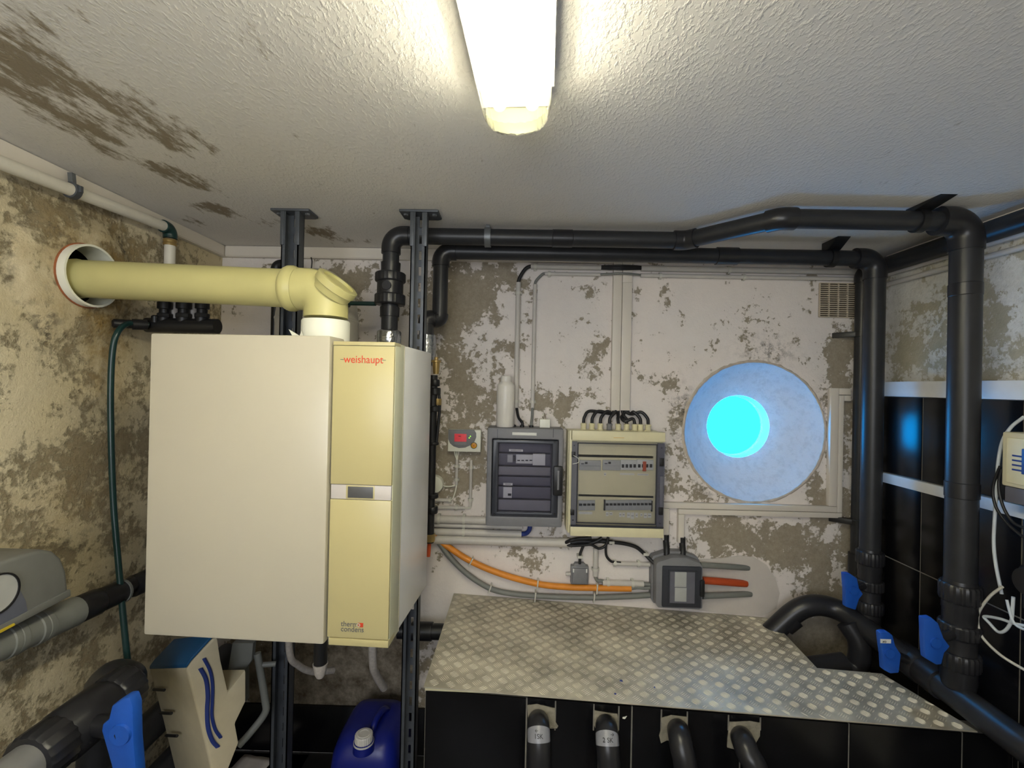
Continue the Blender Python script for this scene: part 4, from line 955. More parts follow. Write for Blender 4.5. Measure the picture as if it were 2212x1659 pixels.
for x0, y0, x1, y1 in ((525, 1290, 555, 1340), (565, 1295, 600, 1330), (675, 1300, 703, 1350), (712, 1300, 740, 1350), (765, 1300, 800, 1360), (808, 1300, 845, 1375), (860, 1305, 888, 1358), (915, 1310, 940, 1345), (955, 1308, 990, 1365), (1000, 1310, 1040, 1362), (215, 1285, 370, 1318), (688, 855, 850, 880), (885, 862, 1010, 886), (505, 850, 530, 884)):
    q = obj('label_strip', cbox(x0, y0, x1, y1, YP+.003, YP+.012), 'label', cc); obj('ink_line', cbox(x0+5, (y0+y1)/2-3, x1-5, (y0+y1)/2+3, YP+.0025, YP+.01), 'ink', q)
obj('seal_wire', G().tube(cr([V((cpn(150, 640)[0], Y2-.001, cpn(150, 640)[1])), V((cpn(200, 670)[0], Y2-.004, cpn(200, 670)[1])), V((cpn(205, 715)[0], Y2-.004, cpn(205, 715)[1])), V((cpn(140, 735)[0], Y2-.001, cpn(140, 735)[1]))], 6), .0012, 6), 'collar', dr)
# glands and black cables from the trunking
gx = [262, 355, 450, 552, 650, 745, 835, 900, 985]; tz_ = bw(z_n, 660, 150, .02).z
trx = [600, 608, 616, 624, 650, 700, 728, 744, 760]
Yg = Y2+.09
for k, x_ in enumerate(gx):
    p = Y(*z_n(x_, 300), Yg); gzb = cz1-.006
    obj('cable_gland', G().lathe((p.x, Yg, gzb), (0, 0, 1), [(0, .0145), (.004, .0145), (.006, .012), (.022, .012), (.024, .0135), (.030, .0135), (.033, .009)], 12), 'cabgrey' if k == 3 else 'cream', cc)
    t = V((Y(*z_n(trx[k], 150), YW-.02).x, YW-.018, tz_)); top = gzb+.034
    if k in (4, 5): mid = [V((t.x*.7+p.x*.3, YW-.03, tz_-.02)), V((p.x, Yg+.01, top+.02))]
    elif k == 6: mid = [V((t.x-.018, YW-.03, tz_-.026)), V((t.x-.006, YW-.05, tz_-.042)), V((p.x-.010, Yg, top+.022))]
    else:
        s = 1 if p.x > t.x else -1; mid = [V((t.x+s*.016, YW-.03, tz_-.010)), V((p.x-s*.030, Yg+.01, top+.052-.004*abs(4-k)*0)), V((p.x-s*.004, Yg, top+.026))]
    cable('supply_cable', [t+V((0, 0, .03)), t]+mid+[V((p.x, Yg, top)), V((p.x, Yg, top-.02))], .0072, 'cable',
          ('leftmost', 'second', 'third', 'fourth', 'fifth', 'sixth', 'seventh', 'eighth', 'rightmost')[k]+' black cable entering cream cabinet top, counted from left', group='cables into the cream cabinet')

# ------------------------------------------------------------------ small controller with red display
Y3 = YW-.045
(kx0, _, kz0), (kx1, _, kz1) = rect(z_m, 250, 143, 612, 398, Y3)
kc = thing('controller', ((kx0+kx1)/2, YW, kz1), 'small heating controller with red display and amber button', 'controller')
KW, KH = kx1-kx0, kz0-kz1
def kp_(zx, zy): return kx0+(zx-250+(zy-143)*.02)/(362+5)*KW, kz0-(zy-143-(zx-250)*.03)/(255-11)*KH
obj('case', G().box((kx0, Y3, kz1), (kx1, YW-.003, kz0)), 'collar', kc, bev=.003)
pts = [(252, 145), (540, 148), (562, 185), (564, 230), (545, 280), (500, 320), (440, 345), (370, 350), (310, 330), (270, 295), (252, 250)]
fc = obj('fascia', G().prism([V((kp_(*p)[0], Y3-.003, kp_(*p)[1])) for p in pts], (0, .006, 0)), 'cabgrey', kc, bev=.001, label='grey fascia')
def kbox(x0, y0, x1, y1, Yf, Yb): a = kp_(x0, y0); b = kp_(x1, y1); return G().box((a[0], Yf, a[1]), (b[0], Yb, b[1]))
obj('display', kbox(322, 190, 455, 280, Y3-.005, Y3), 'lcd', fc, label='red display'); obj('display_foot', kbox(320, 281, 452, 314, Y3-.0045, Y3), 'cabpanel2', fc)
obj('display_print', kbox(366, 215, 392, 222, Y3-.0054, Y3), 'inkblack', fc)
for zx, zy in ((486, 238), (499, 220)): a = kp_(zx, zy); obj('led', G().lathe((a[0], Y3-.003, a[1]), (0, -1, 0), [(0, .0025), (.0015, .002)], 8), 'led', fc)
a = kp_(538, 322); bt_ = obj('button', G().lathe((a[0], Y3, a[1]), (0, -1, 0), [(0, .0135), (.004, .013), (.005, .011)], 24), 'dial', kc, label='amber round button')
obj('button_rim', G().ring((a[0], Y3-.003, a[1]), (0, -1, 0), .0125, .0145, .0025, 24), 'inkblack', bt_)
for an in (45, -45):
    d = V((math.cos(math.radians(an)), 0, math.sin(math.radians(an)))); n_ = V((-d.z, 0, d.x))
    obj('button_cross', G().obox(V((a[0], Y3-.0056, a[1]))-d*.010-n_*.001, d*.020, n_*.002, V((0, .002, 0))), 'redpipe', bt_)
# wires and conduits under the controller
o_ = .014
va1 = bw(z_m, 350, 480, o_); va2 = bw(z_m, 340, 765, o_); va2.x = va1.x = (va1.x+va2.x)/2
conduit('conduit', (va1, va2), .0068, 'short vertical conduit under controller, left one', [va1-V((0, 0, .03)), va2+V((0, 0, .025))], 'short conduits under the controller')
vb1 = bw(z_m, 510, 485, o_); vb2 = bw(z_m, 493, 1005, o_); vb1.x = vb2.x = (vb1.x+vb2.x)/2
conduit('conduit', (vb1, vb2), .0072, 'longer vertical conduit under controller, right one', [vb1-V((0, 0, .035)), vb2+V((0, 0, .03))], 'short conduits under the controller')
for k, dx in enumerate((-.009, 0, .009)):
    cable('controller_wire', [V((va1.x+dx-.004, YW-.02, kz1+.004)), V((va1.x+dx*.7-.002, YW-.018, (kz1+va1.z)/2)), V((va1.x+dx*.25, YW-o_, va1.z)), V((va1.x+dx*.2, YW-o_, va1.z-.03))], .0026, 'collar', ('left', 'middle', 'right')[k]+' white wire from controller into the short conduit', 'wire', 'wires under the controller', 8)
h1, h2 = hor(z_m, 90, 285, 935, o_); conduit('conduit', (h1, h2), .0088, 'short stub conduit beside boiler, under the round junction box', [h2-V((.006, 0, 0))])
h3, h4 = hor(z_m, 130, 435, 1018, o_); conduit('conduit', (h3, h4), .0078, 'thin horizontal conduit below the stub beside boiler', [h3+V((.088, 0, 0))])
cable('controller_wire', [V((va2.x, YW-o_, va2.z+.02)), V((va2.x, YW-o_, va2.z-.005)), V((va2.x-.006, YW-.016, (va2.z+h2.z)/2)), V((h2.x+.004, YW-o_, h2.z+.006)), V((h2.x-.012, YW-o_, h2.z))], .003, 'collar', 'white wire curving from left conduit down into stub', 'wire')
for k in (0, 1):
    cable('controller_wire', [V((vb2.x+.003*k, YW-o_, vb2.z+.02)), V((vb2.x+.003*k, YW-o_, vb2.z-.002)), V((vb2.x-.008+.005*k, YW-o_, h4.z+.003-.004*k)), V((h4.x+.002, YW-o_, h4.z-.002*k)), V((h4.x-.02, YW-o_, h4.z))], .0022, 'clip', ('inner', 'outer')[k]+' pale wire turning from right conduit into thin conduit', 'wire', None, 8)
jb = bw(z_m, 95, 760, .03); jt = thing('junction_box', (jb.x, YW, jb.z-.05), 'round pale junction box half hidden behind the boiler', 'junction box')
obj('box', G().lathe((jb.x, YW-.001, jb.z), (0, -1, 0), [(0, .040), (.028, .039), (.030, .037)], 28), 'collar', jt); obj('lid', G().lathe((jb.x, YW-.030, jb.z), (0, -1, 0), [(0, .0385), (.006, .038), (.008, .034)], 28), 'collar', jt, bev=.001)
cable('controller_wire', [V((jb.x+.03, YW-.016, jb.z-.003)), V((jb.x+.048, YW-.016, jb.z-.010)), V((va2.x-.022, YW-.016, va2.z-.006)), V((va2.x-.002, YW-o_, va2.z+.004)), V((va2.x, YW-o_, va2.z+.03))], .003, 'collar', 'white wire sagging from junction box to left conduit', 'wire')
# stack of thick conduits running left behind the boiler
xa_ = Y(905, 1150, YW).x
def hcon(y, x1, r, label, clips=(), off=.024, zf=z_m):
    p = bw(zf, x1, y, off); z = bw(zf, (80+x1)/2, y, off).z
    return conduit('conduit', (V((xa_, YW-off, z)), V((p.x, YW-off, z))), r, label, [V((xa_+c, YW-off, z)) for c in clips]), p.x, z
hcon(1155, 700, .0175, 'thick conduit behind boiler ending at the grey cabinet', (.095, .21))
hcon(1226, 1080, .0095, 'thin conduit below the thick one, under grey cabinet', (.21,), .018)
_, xc3, zc3 = hcon(1300, 1070, .0155, 'conduit with dark blue cable end under grey cabinet', (.21,))
_, xc4, zc4 = hcon(1395, 1610, .0205, 'lowest and thickest horizontal conduit under both cabinets', ())
cable('blue_cable', [V((xc3-.03, YW-.024, zc3)), V((xc3, YW-.026, zc3)), V((xc3+.022, YW-.032, zc3+.006)), V((xc3+.036, YW-.045, zc3+.03)), V((xc3+.037, YW-.05, bz+.004))], .0105, 'wave', 'dark blue cable bending up into grey cabinet bottom')
yb_ = V((xa_+.08, YW-.02, bw(z_m, 95, 1222, .02).z)); cable('earth_wire', [yb_+V((-.06, 0, 0)), yb_, yb_+V((.012, 0, -.0005))], .004, 'yellowstk', 'short yellow earth wire entering conduit beside boiler', 'wire')

# cable bundle under the cream cabinet
Zt = cz0
def U(x, y, off=.03): return bw(z_u, x, y, off)
k0_ = V((xc4-.03, YW-.024, zc4))
bundle = [([(135, 95), (230, 82), (330, 85), (420, 78), (520, 92)], .011, 'thick black cable leaving lowest conduit under cream cabinet'),
          ([(135, 112), (220, 115), (320, 100), (380, 80), (430, 50)], .0085, 'black cable rising from conduit to cream cabinet bottom'),
          ([(140, 122), (250, 118), (330, 115), (400, 148), (460, 120), (480, 60), (485, 45)], .006, 'black cable looping under the cream cabinet'),
          ([(135, 75), (200, 60), (260, 55), (330, 48)], .008, 'topmost short black cable under cream cabinet left side')]
for i, (pp, r, lab) in enumerate(bundle):
    P = [U(x, y, .03+.008*i) for x, y in pp]; cable('bundle_cable', [k0_+V((0, 0, .006-.004*i))]+P, r, 'cable', lab, group='black cables under the cream cabinet')
cable('bundle_cable', [U(510, 88), U(640, 105), U(740, 135), U(810, 190), U(870, 250, .04), U(905, 285, .05)], .0085, 'cable', 'long black cable curving from cream cabinet to small breaker box', group='black cables under the cream cabinet')
cable('bundle_cable', [U(468, 90), U(462, 160), U(470, 220), U(505, 262), U(535, 272, .018), U(600, 280, .018)], .006, 'cable', 'black cable dropping into the short upper conduit', group='black cables under the cream cabinet')
cable('bundle_cable', [U(262, 110), U(240, 160), U(225, 210), U(222, 290)], .0065, 'cable', 'black cable dropping down to the light switch', group='black cables under the cream cabinet')
for x, y in ((510, 82), (822, 190), (222, 215)):
    p = U(x, y, .02); obj('cable_clip', G().box((p.x-.012, YW-.042, p.z-.006), (p.x+.012, YW-.0005, p.z+.006)), 'clip', bev=.002, label={510: 'pale clip on black cable right under the cream cabinet', 822: 'pale clip on curved black cable beside small breaker box', 222: 'pale clip on black cable above the light switch'}[x], cat='clip', group='cable clips')
a, b = hor(z_u, 525, 865, 290, .016); conduit('conduit', (a, b), .0098, 'short upper white conduit leading into small breaker box', [a+V((.01, 0, 0)), b-V((.05, 0, 0))])
cable('conduit_tail', [V((b.x-.02, YW-.016, b.z)), V((b.x, YW-.018, b.z)), V((b.x+.03, YW-.025, b.z+.001))], .006, 'cable', 'short black cable between upper conduit and small breaker box')
a, b = hor(z_u, 432, 808, 468, .018); conduit('conduit', (a, b), .0132, 'short lower white conduit leading into small breaker box', [a+V((.025, 0, 0)), b-V((.05, 0, 0))])
vA, vB = ver(z_u, 368, 145, 400, .018); conduit('conduit', (vA, vB), .0122, 'short vertical white conduit beside the light switch', [vB+V((0, 0, .03))])
cable('conduit_tail', [vB+V((0, 0, .02)), vB, V((vB.x+.010, vB.y, vB.z-.020)), V((a.x-.004, a.y, a.z+.008)), V((a.x+.02, a.y, a.z))], .008, 'greyhose', 'dark grey cable turning from vertical into lower conduit')
cable('conduit_tail', [V((b.x-.02, YW-.018, b.z)), V((b.x, YW-.02, b.z)), V((b.x+.06, YW-.025, b.z-.001))], .009, 'greyhose', 'dark grey cable between lower conduit and small breaker box')
# light switch
Y4 = YW-.04; (sx0_, _, sz0), (sx1_, _, sz1) = rect(z_u, 145, 315, 305, 490, Y4)
sw = thing('light_switch', ((sx0_+sx1_)/2, YW, sz1), 'grey surface-mounted light switch above the orange conduit', 'switch')
obj('box', G().box((sx0_, Y4+.008, sz1), (sx1_, YW-.001, sz0)), 'cabgrey', sw, bev=.005)
obj('shoulder', G().prism([V((sx0_+.01, Y4+.012, sz0-.002)), V((sx1_-.008, Y4+.012, sz0-.002)), V((sx1_-.02, Y4+.012, sz0+.011)), V((sx0_+.02, Y4+.012, sz0+.011))], (0, .025, 0)), 'cabgrey', sw, bev=.002)
rk = obj('rocker', G().box((sx0_+.007, Y4, sz1+.006), (sx1_-.007, Y4+.012, sz0-.008)), 'cabgrey', sw, bev=.004)
for s in (.13, .87): xx = sx0_+(sx1_-sx0_)*s; obj('tab', G().box((xx-.003, Y4-.001, sz0-.026), (xx+.003, Y4+.004, sz0-.009)), 'label', rk, bev=.001)
obj('stub', G().tube([V((sx0_-.022, YW-.018, (sz0+sz1)/2)), V((sx0_+.002, YW-.018, (sz0+sz1)/2))], .008, 14), 'conduit', sw)
# small breaker box
Y5 = YW-.095; SB = [(925, 300), (940, 275), (1075, 232), (1200, 235), (1335, 285), (1355, 320), (1352, 700), (1320, 712), (945, 695), (922, 660)]
sb = thing('breaker_box', Y(*z_u(1140, 720), Y5), 'small grey breaker box standing just above the checker plate', 'breaker box')
P = [Y(*z_u(*p), Y5) for p in SB]; ct = sum(P, V())/len(P)
obj('case', G().prism(P, (0, .055, 0)), 'cabgrey', sb, bev=.006)
Pb = [ct+(p-ct)*1.06+V((0, .05, .004)) for p in P]; obj('back_box', G().prism(Pb, (0, YW-Y5-.052, 0)), 'cabgrey', sb, bev=.004)
def ubox(x0, y0, x1, y1, Yf, Yb):
    a = Y(*z_u(x0, y0), Y5); b = Y(*z_u(x1, y1), Y5); a2 = Y(*z_u(x0, y1), Y5); return G().box(((a.x+a2.x)/2, Yf, a.z), ((b.x+Y(*z_u(x1, y0), Y5).x)/2, Yb, b.z))
dr = obj('door', ubox(978, 305, 1335, 688, Y5-.010, Y5+.01), 'cabdark', sb, bev=.005, label='dark door')
obj('door_rim', ubox(1030, 338, 1290, 655, Y5-.014, Y5), 'cabdark', dr, bev=.003)
obj('inner_panel', ubox(1042, 350, 1268, 640, Y5-.0146, Y5-.005), 'cabpanel', dr)
obj('breaker', ubox(1085, 350, 1192, 490, Y5-.0165, Y5-.005), 'modgrey', dr, bev=.001); obj('breaker', ubox(1085, 493, 1192, 622, Y5-.0165, Y5-.005), 'modgrey', dr, bev=.001)
obj('latch', ubox(1318, 430, 1358, 580, Y5-.018, Y5), 'black', dr, bev=.004)
for zx, zx2 in ((1000, 990), (1165, 1140)):
    p = U(zx, 75, .02); q = U(zx2+22, 225, .045)
for zt_, lab in (((1015, 80, 1020, 210), 'left black cable dropping from trunking into small breaker box'), ((1165, 105, 1168, 212), 'right black cable dropping from trunking into small breaker box')):
    p = U(zt_[0], zt_[1], .02); q = U(zt_[2], zt_[3]+8, .045); cable('drop_cable', [p+V((0, 0, .03)), p, (p+q)/2+V((0, -.004, 0)), q], .0135, 'cable', lab, group='cables into the small breaker box')
# conduits leaving the small box into the plaster
for (x0, y0, x1, y1, r, m_, lab) in ((1330, 300, 1770, 326, .0125, 'greyhose', 'upper grey conduit from small breaker box into plaster'), (1350, 440, 1748, 470, .016, 'redpipe', 'red-orange conduit from small breaker box into plaster'), (1350, 585, 1790, 565, .0135, 'greyhose', 'lower grey conduit from small breaker box into plaster')):
    P = [U(x0, y0, .035), U((x0+x1)/2, (y0+y1)/2, .025), U(x1-60, y1-(y1-y0)*.12, .008), U(x1, y1, -.004)]
    cable('buried_conduit', P, [r]*24+[r*.8] if 0 else r, m_, lab, 'conduit', 'conduits into the plaster', 14)
# orange and grey flexible conduits sweeping left
def F_(x, y, off=.022): return bw(z_f, x, y, off)
def corr(name, pts, r, m_, label):
    path = cr(pts, 14); L = [0]
    for i in range(1, len(path)): L.append(L[-1]+(path[i]-path[i-1]).length)
    N_ = int(L[-1]/.0035); out = []; j = 0
    for k in range(N_+1):
        s = L[-1]*k/N_
        while j < len(L)-2 and L[j+1] < s: j += 1
        t = (s-L[j])/max(1e-9, L[j+1]-L[j]); out.append(path[j].lerp(path[j+1], t))
    return obj(name, G().tube(out, [r*(1 if k % 2 else .93) for k in range(len(out))], 14), m_, label=label, cat='conduit', ang=80)
corr('flexible_conduit', [F_(60, 20), F_(120, 90), F_(200, 150), F_(325, 228), F_(500, 302), F_(720, 362), F_(900, 382), F_(1075, 387), F_(1280, 391)], .0145, 'orange', 'orange corrugated conduit curving along wall above checker plate')
corr('flexible_conduit', [F_(60, 40), F_(140, 125), F_(200, 205), F_(310, 310), F_(440, 390), F_(560, 420), F_(710, 434), F_(900, 442), F_(1060, 444), F_(1250, 438), F_(1425, 428)], .0130, 'greyhose', 'grey flexible conduit sagging below the orange one')
cable('conduit_tail', [F_(1270, 391), F_(1320, 385), F_(1370, 388), F_(1425, 380)], .008, 'greyhose', 'dark grey cable leaving the orange conduit end')
for i, (x, y, w_, h_) in enumerate(((325, 228, .006, .044), (722, 362, .006, .042), (1075, 387, .006, .046), (438, 388, .006, .040), (708, 434, .006, .044), (1058, 442, .006, .046))):
    p = F_(x, y, .02); d = V((1, 0, -.5 if x < 330 else (-.35 if x < 450 else -.08))).normalized(); s = V((d.z, 0, -d.x))
    obj('conduit_clip', G().obox(V((p.x, YW-.039, p.z))-d*w_/2-s*h_/2, d*w_, s*h_, V((0, .0385, 0))), 'clip', bev=.002, label=('leftmost', 'middle', 'rightmost')[i % 3]+' white clip holding the '+('orange' if i < 3 else 'sagging grey')+' conduit', cat='clip', group='white conduit clips')

# ------------------------------------------------------------------ trunking around the round window
def gz(x, y, off=.02): return bw(z_g, x, y, off)
tk = thing('window_trunking', gz(560, 1250, 0), 'double white trunking running under the round window and up beside corner', 'trunking')
zT0, zT1, zT2 = (gz(20, 1198).z+gz(1080, 1228).z)/2, (gz(100, 1240).z+gz(1080, 1265).z)/2, (gz(115, 1272).z+gz(1145, 1305).z)/2
xT0, xT1, xT2 = (gz(1052, 470).x+gz(1030, 1230).x)/2, (gz(1105, 520).x+gz(1080, 1265).x)/2, (gz(1140, 545).x+gz(1110, 1260).x)/2
zTop1, zTop2 = gz(1120, 470).z, gz(1120, 515).z
xv0, xv1 = gz(20, 1300).x, gz(75, 1400).x; xw0, xw1 = gz(78, 1400).x, gz(118, 1400).x; xEnd = gz(1175, 500).x
D = YW-.026
def bar(a, b): obj('channel', G().box((a[0], D, a[1]), (b[0], YW-.001, b[1])), 'trunk', tk, bev=.003)
xv = [U(990, 70).x-.004, U(1045, 70).x, U(1130, 60).x, U(1187, 60).x]
bar((xv[0], zT1+.001), (xT1, zT0)); bar((xv[2], zT2), (xT2, zT1-.001))
bar((xT0, zT0+.001), (xT1-.001, zTop1)); bar((xT1+.001, zT1), (xT2, zTop2))
bar((xT1, zTop2+.002), (xEnd, zTop1)); bar((xT2+.001, zTop2-.026), (xEnd, zTop2))
bar((xv[0], U(1015, 78).z), (xv[1], zT1)); bar((xv[2], U(1160, 102).z), (xv[3], zT2-.001))
# vent grille
(vx0, _, vz0), (vx1, _, vz1) = rect(z_j, 510, 895, 815, 1182, YW-.012)
vg = thing('vent_grille', ((vx0+vx1)/2, YW, vz1), 'beige slatted vent grille high in the right corner', 'vent')
obj('backing', G().box((vx0, YW-.006, vz1), (vx1, YW-.001, vz0)), 'ventdark', vg)
ns = 16; hh = (vz0-vz1)/ns
for k in range(ns+1): obj('slat', G().box((vx0, YW-.014, vz1+k*hh-hh*.22), (vx1, YW-.005, vz1+k*hh+hh*.22)), 'vent', vg)
for k in range(5): x_ = vx0+(vx1-vx0)*k/4; obj('mullion', G().box((x_-.002, YW-.013, vz1), (x_+.002, YW-.005, vz0)), 'vent', vg)
obj('centre_screw', G().lathe(((vx0+vx1)/2, YW-.014, (vz0+vz1)/2), (0, -1, 0), [(0, .006), (.002, .005)], 10), 'vent', vg)
# fresh plaster patch where the conduits enter
pp = [(1150, 640), (1220, 700), (1500, 745), (1900, 770), (2030, 700), (2060, 560), (2020, 420), (1940, 300), (1830, 230), (1700, 215), (1500, 240), (1300, 250), (1150, 300)]
obj('plaster_patch', G().prism([bw(z_u, x, y, .004) for x, y in pp], (0, .0035, 0)), 'smooth_patch', wb)

# ================================================================== checker plate and tiled plinth
pA, pB = Y(983, 1282, YW-.004), Y(1640, 1333, YW-.004); SL = (pB.z-pA.z)/(pB.x-pA.x)
def onp(x, y, dz=0.0):
    d = ray(x, y); t = (pA.z+dz+SL*(CAM.x-pA.x)-CAM.z)/(d.z-SL*d.x); return CAM+d*t
def pz(x, dz=0.0): return pA.z+dz+SL*(x-pA.x)
C_ = [onp(915, 1483), onp(2112, 1580), onp(1905, 1455), onp(1765, 1443), onp(1672, 1345), onp(1655, 1336), onp(983, 1282)]
YPF = (C_[0].y+C_[1].y)/2
C_[5].y = C_[6].y = YW-.003; C_[6].x = C_[0].x+.004; C_[0].y = C_[1].y = YPF; C_[4].y = min(C_[4].y, YW-.05)
for c in C_: c.z = pz(c.x)
ck = thing('checker_plate', (sum(c.x for c in C_)/7, 1.8, pz(.5)), 'worn aluminium checker plate with notched corner covering tiled plinth', 'plate')
obj('sheet', G().prism([c-V((0, 0, .004)) for c in C_], (0, 0, .004)), 'alu', ck, smooth=False)
def inside(x, y, P):
    r = False; j = len(P)-1
    for i in range(len(P)):
        if (P[i].y > y) != (P[j].y > y) and x < (P[j].x-P[i].x)*(y-P[i].y)/(P[j].y-P[i].y)+P[i].x: r = not r
        j = i
    return r
g = G(); vs = []; fs = []; ca, sa = math.cos(.70), math.sin(.70); cell = .0385
for i in range(-40, 70):
    for j in range(-60, 60):
        cx, cy = i*cell, j*cell; X0 = C_[0].x+cx*ca-cy*sa; Y0 = YPF+cx*sa+cy*ca
        if not (C_[0].x-.05 < X0 < 1.6 and YPF-.05 < Y0 < YW): continue
        odd = (i+j) % 2
        for k in range(5):
            o_ = (k-2)*.0062; L_ = .0145 if abs(k-2) < 2 else .0115
            def q(a, b, h):
                u, v = (a, b) if odd else (b, a)
                x = X0+u*ca-v*sa; y = Y0+u*sa+v*ca; return V((x, y, pz(x)+h))
            pts_ = [q(-L_, o_, 0), q(0, o_-.0019, 0), q(L_, o_, 0), q(0, o_+.0019, 0), q(-L_*.6, o_, .0016), q(L_*.6, o_, .0016)]
            if not all(inside(p.x, p.y, C_) for p in (pts_[0], pts_[2])): continue
            n_ = len(vs); vs += pts_; fs += [(n_, n_+1, n_+4), (n_+1, n_+5, n_+4), (n_+1, n_+2, n_+5), (n_+2, n_+3, n_+5), (n_+3, n_+4, n_+5), (n_+3, n_, n_+4)]
g.v = vs; g.f = fs; obj('raised_bars', g, 'alubar', ck, smooth=False, kind='stuff', label='raised bars of the checker pattern')
for x, y, r_ in ((1342, 1471, .006), (1329, 1499, .004), (1414, 1485, .003)):
    p = onp(x, y); obj('paint_spot', G().lathe(p, (0, 0, 1), [(0, r_), (.0018, r_*.8)], 7), 'wave', ck)

YT = YPF+.022
pn = thing('tiled_plinth', (.6, YT, 0), 'low plinth faced with black tiles under checker plate', 'plinth')
xs0, xs1 = Y(918, 1500, YT).x, XT-.004
g = G(); vs = [V((xs0+.001, YT+.0025, 0)), V((xs1, YT+.0025, 0)), V((xs1, YT+.0025, pz(xs1)-.024)), V((xs0+.001, YT+.0025, pz(xs0)-.027))]
obj('core', g.prism(vs, (0, .06, 0)), 'grout', pn, smooth=False)
obj('slab', G().prism([V((xs0+.002, YT+.075, pz(xs0)-.11)), V((xs0+.002, YT+.075, pz(xs0)-.012)), V((1.10, YT+.075, pz(1.10)-.012)), V((1.10, YT+.075, pz(1.10)-.11))], (0, YW-YT-.08, 0)), 'concrete', pn, smooth=False)
obj('pit_bed', G().box((1.10, YT+.075, pz(1.3)-.26), (xs1, YW-.005, pz(1.3)-.20)), 'concrete', pn, smooth=False)
obj('edge_strip', G().prism([V((xs0, YT-.004, pz(xs0)-.024)), V((xs0, YT-.004, pz(xs0)-.006)), V((Y(1140, 1500, YT).x, YT-.004, pz(0)-.006)), V((Y(1140, 1500, YT).x, YT-.004, pz(0)-.014))], (0, .07, 0)), 'cream', pn, smooth=False, label='cream edge strip')
jx = [xs0]+[Y(x, 1560, YT).x for x in (1137, 1365, 1600, 1835, 2080)]+[xs1]
for a, b in zip(jx, jx[1:]):
    ztop = lambda x: pz(x)-.024-(.002 if a == xs0 else 0)
    zrow = pz(.3)-.36
    obj('tile', G().prism([V((a+.0024, YT, zrow+.002)), V((b-.0024, YT, zrow+.002)), V((b-.0024, YT, ztop(b))), V((a+.0024, YT, ztop(a)))], (0, .006, 0)), 'tile', pn, bev=.0015)
    obj('tile', G().box((a+.0024, YT, zrow-.335), (b-.0024, YT+.006, zrow-.002)), 'tile', pn, bev=.0015)
    obj('tile', G().box((a+.0024, YT, .005), (b-.0024, YT+.006, zrow-.339)), 'tile', pn, bev=.0015)
# mortar patches and the four outlet bends
MP = [[(1139, 1524), (1160, 1521), (1178, 1526), (1194, 1530), (1199, 1530), (1200, 1560), (1206, 1569), (1203, 1574), (1188, 1574), (1160, 1576), (1141, 1560)],
      [(1284, 1535), (1310, 1540), (1334, 1543), (1336, 1558), (1336, 1580), (1320, 1592), (1290, 1585), (1282, 1562)],
      [(1428, 1552), (1450, 1545), (1484, 1549), (1484, 1580), (1470, 1600), (1440, 1600), (1428, 1606), (1424, 1590), (1430, 1570)],
      [(1576, 1560), (1620, 1558), (1643, 1562), (1642, 1590), (1625, 1620), (1590, 1620), (1571, 1615), (1572, 1596)]]
for P in MP:
    obj('mortar_patch', G().prism([Y(x, y, YT-.003) for x, y in P], (0, .004, 0)), 'mortar', pn, bev=.001)
for (x0, y0, x1, y1) in ((1141, 1510, 1194, 1523), (1285, 1521, 1335, 1537), (1432, 1532, 1482, 1548), (1577, 1543, 1640, 1560)):
    a = Y(x0, y0, YT); b = Y(x1, y1, YT); obj('tile_offcut', G().box((a.x, YT-.0015, a.z), (b.x, YT+.003, b.z)), 'tile', pn, bev=.001)
for x in (1200, 1283, 1337, 1429, 1485, 1574, 1643):
    a = Y(x, 1520, YT); obj('cut_joint', G().box((a.x-.0022, YT-.0012, a.z-.085), (a.x+.0022, YT+.003, pz(a.x)-.026)), 'grout', pn)
BN = [(1163, 1562, 1166, 1690, 'leftmost outlet bend below checker plate with sticker reading 1SK'), (1310, 1572, 1316, 1690, 'second outlet bend below checker plate with sticker reading 2 SK'),
      (1466, 1582, 1484, 1700, 'third outlet bend below checker plate, no sticker'), (1604, 1598, 1640, 1700, 'rightmost outlet bend below checker plate')]
for i, (x0, y0, x1, y1, lab) in enumerate(BN):
    P0, P1 = Y(x0, y0, YT+.012), Y(x0, y0, YT-.030); R_ = .0345
    P2 = Y((x0*.7+x1*.3), y0+28, YT-.075); P3 = Y(x1, y1, YT-.10); P4 = P3+V(((P3.x-P2.x)*.6, 0, -.35))
    path = cr([P0, P1, P2, P3, P4], 12)
    t = thing('outlet_bend', P4, lab, 'pipe', 'dark outlet bends under the plate')
    obj('bend', G().tube(path, R_, 28), 'pvcfit', t)
    if i < 2:
        a = path[21:27]; obj('sticker', G().tube(a, R_+.0006, 28, caps=False), 'sticker', t, label='pale sticker band')
        m_ = path[24]; tg = (path[26]-path[22]).normalized(); fw = V((0, -1, 0)); fw = (fw-tg*fw.dot(tg)).normalized(); rt_ = V((1, 0, 0))
        up_ = -tg; nn = rt_.cross(up_)
        base = m_+nn*(R_+.0012)*(1 if nn.y < 0 else -1)
        text('sticker_lettering', '1SK' if i == 0 else '2 SK', .017, base-rt_*(.016 if i == 0 else .020)+tg*.004, rt_, up_, 'inkblack', t, align='LEFT')
        text('sticker_lettering', '\u2190' if i == 0 else '\u2192', .013, base-rt_*(.014 if i == 0 else -.004)-tg*.011, rt_, up_, 'inkblack', t, align='LEFT')
chip = Y(1349, 1550, YT-.001); obj('paint_chip', G().prism([chip+V((-.006, 0, -.004)), chip+V((.002, 0, -.005)), chip+V((.008, 0, .005)), chip+V((0, 0, .002)), chip+V((-.006, 0, .001))], (0, .001, 0)), 'collar', pn)

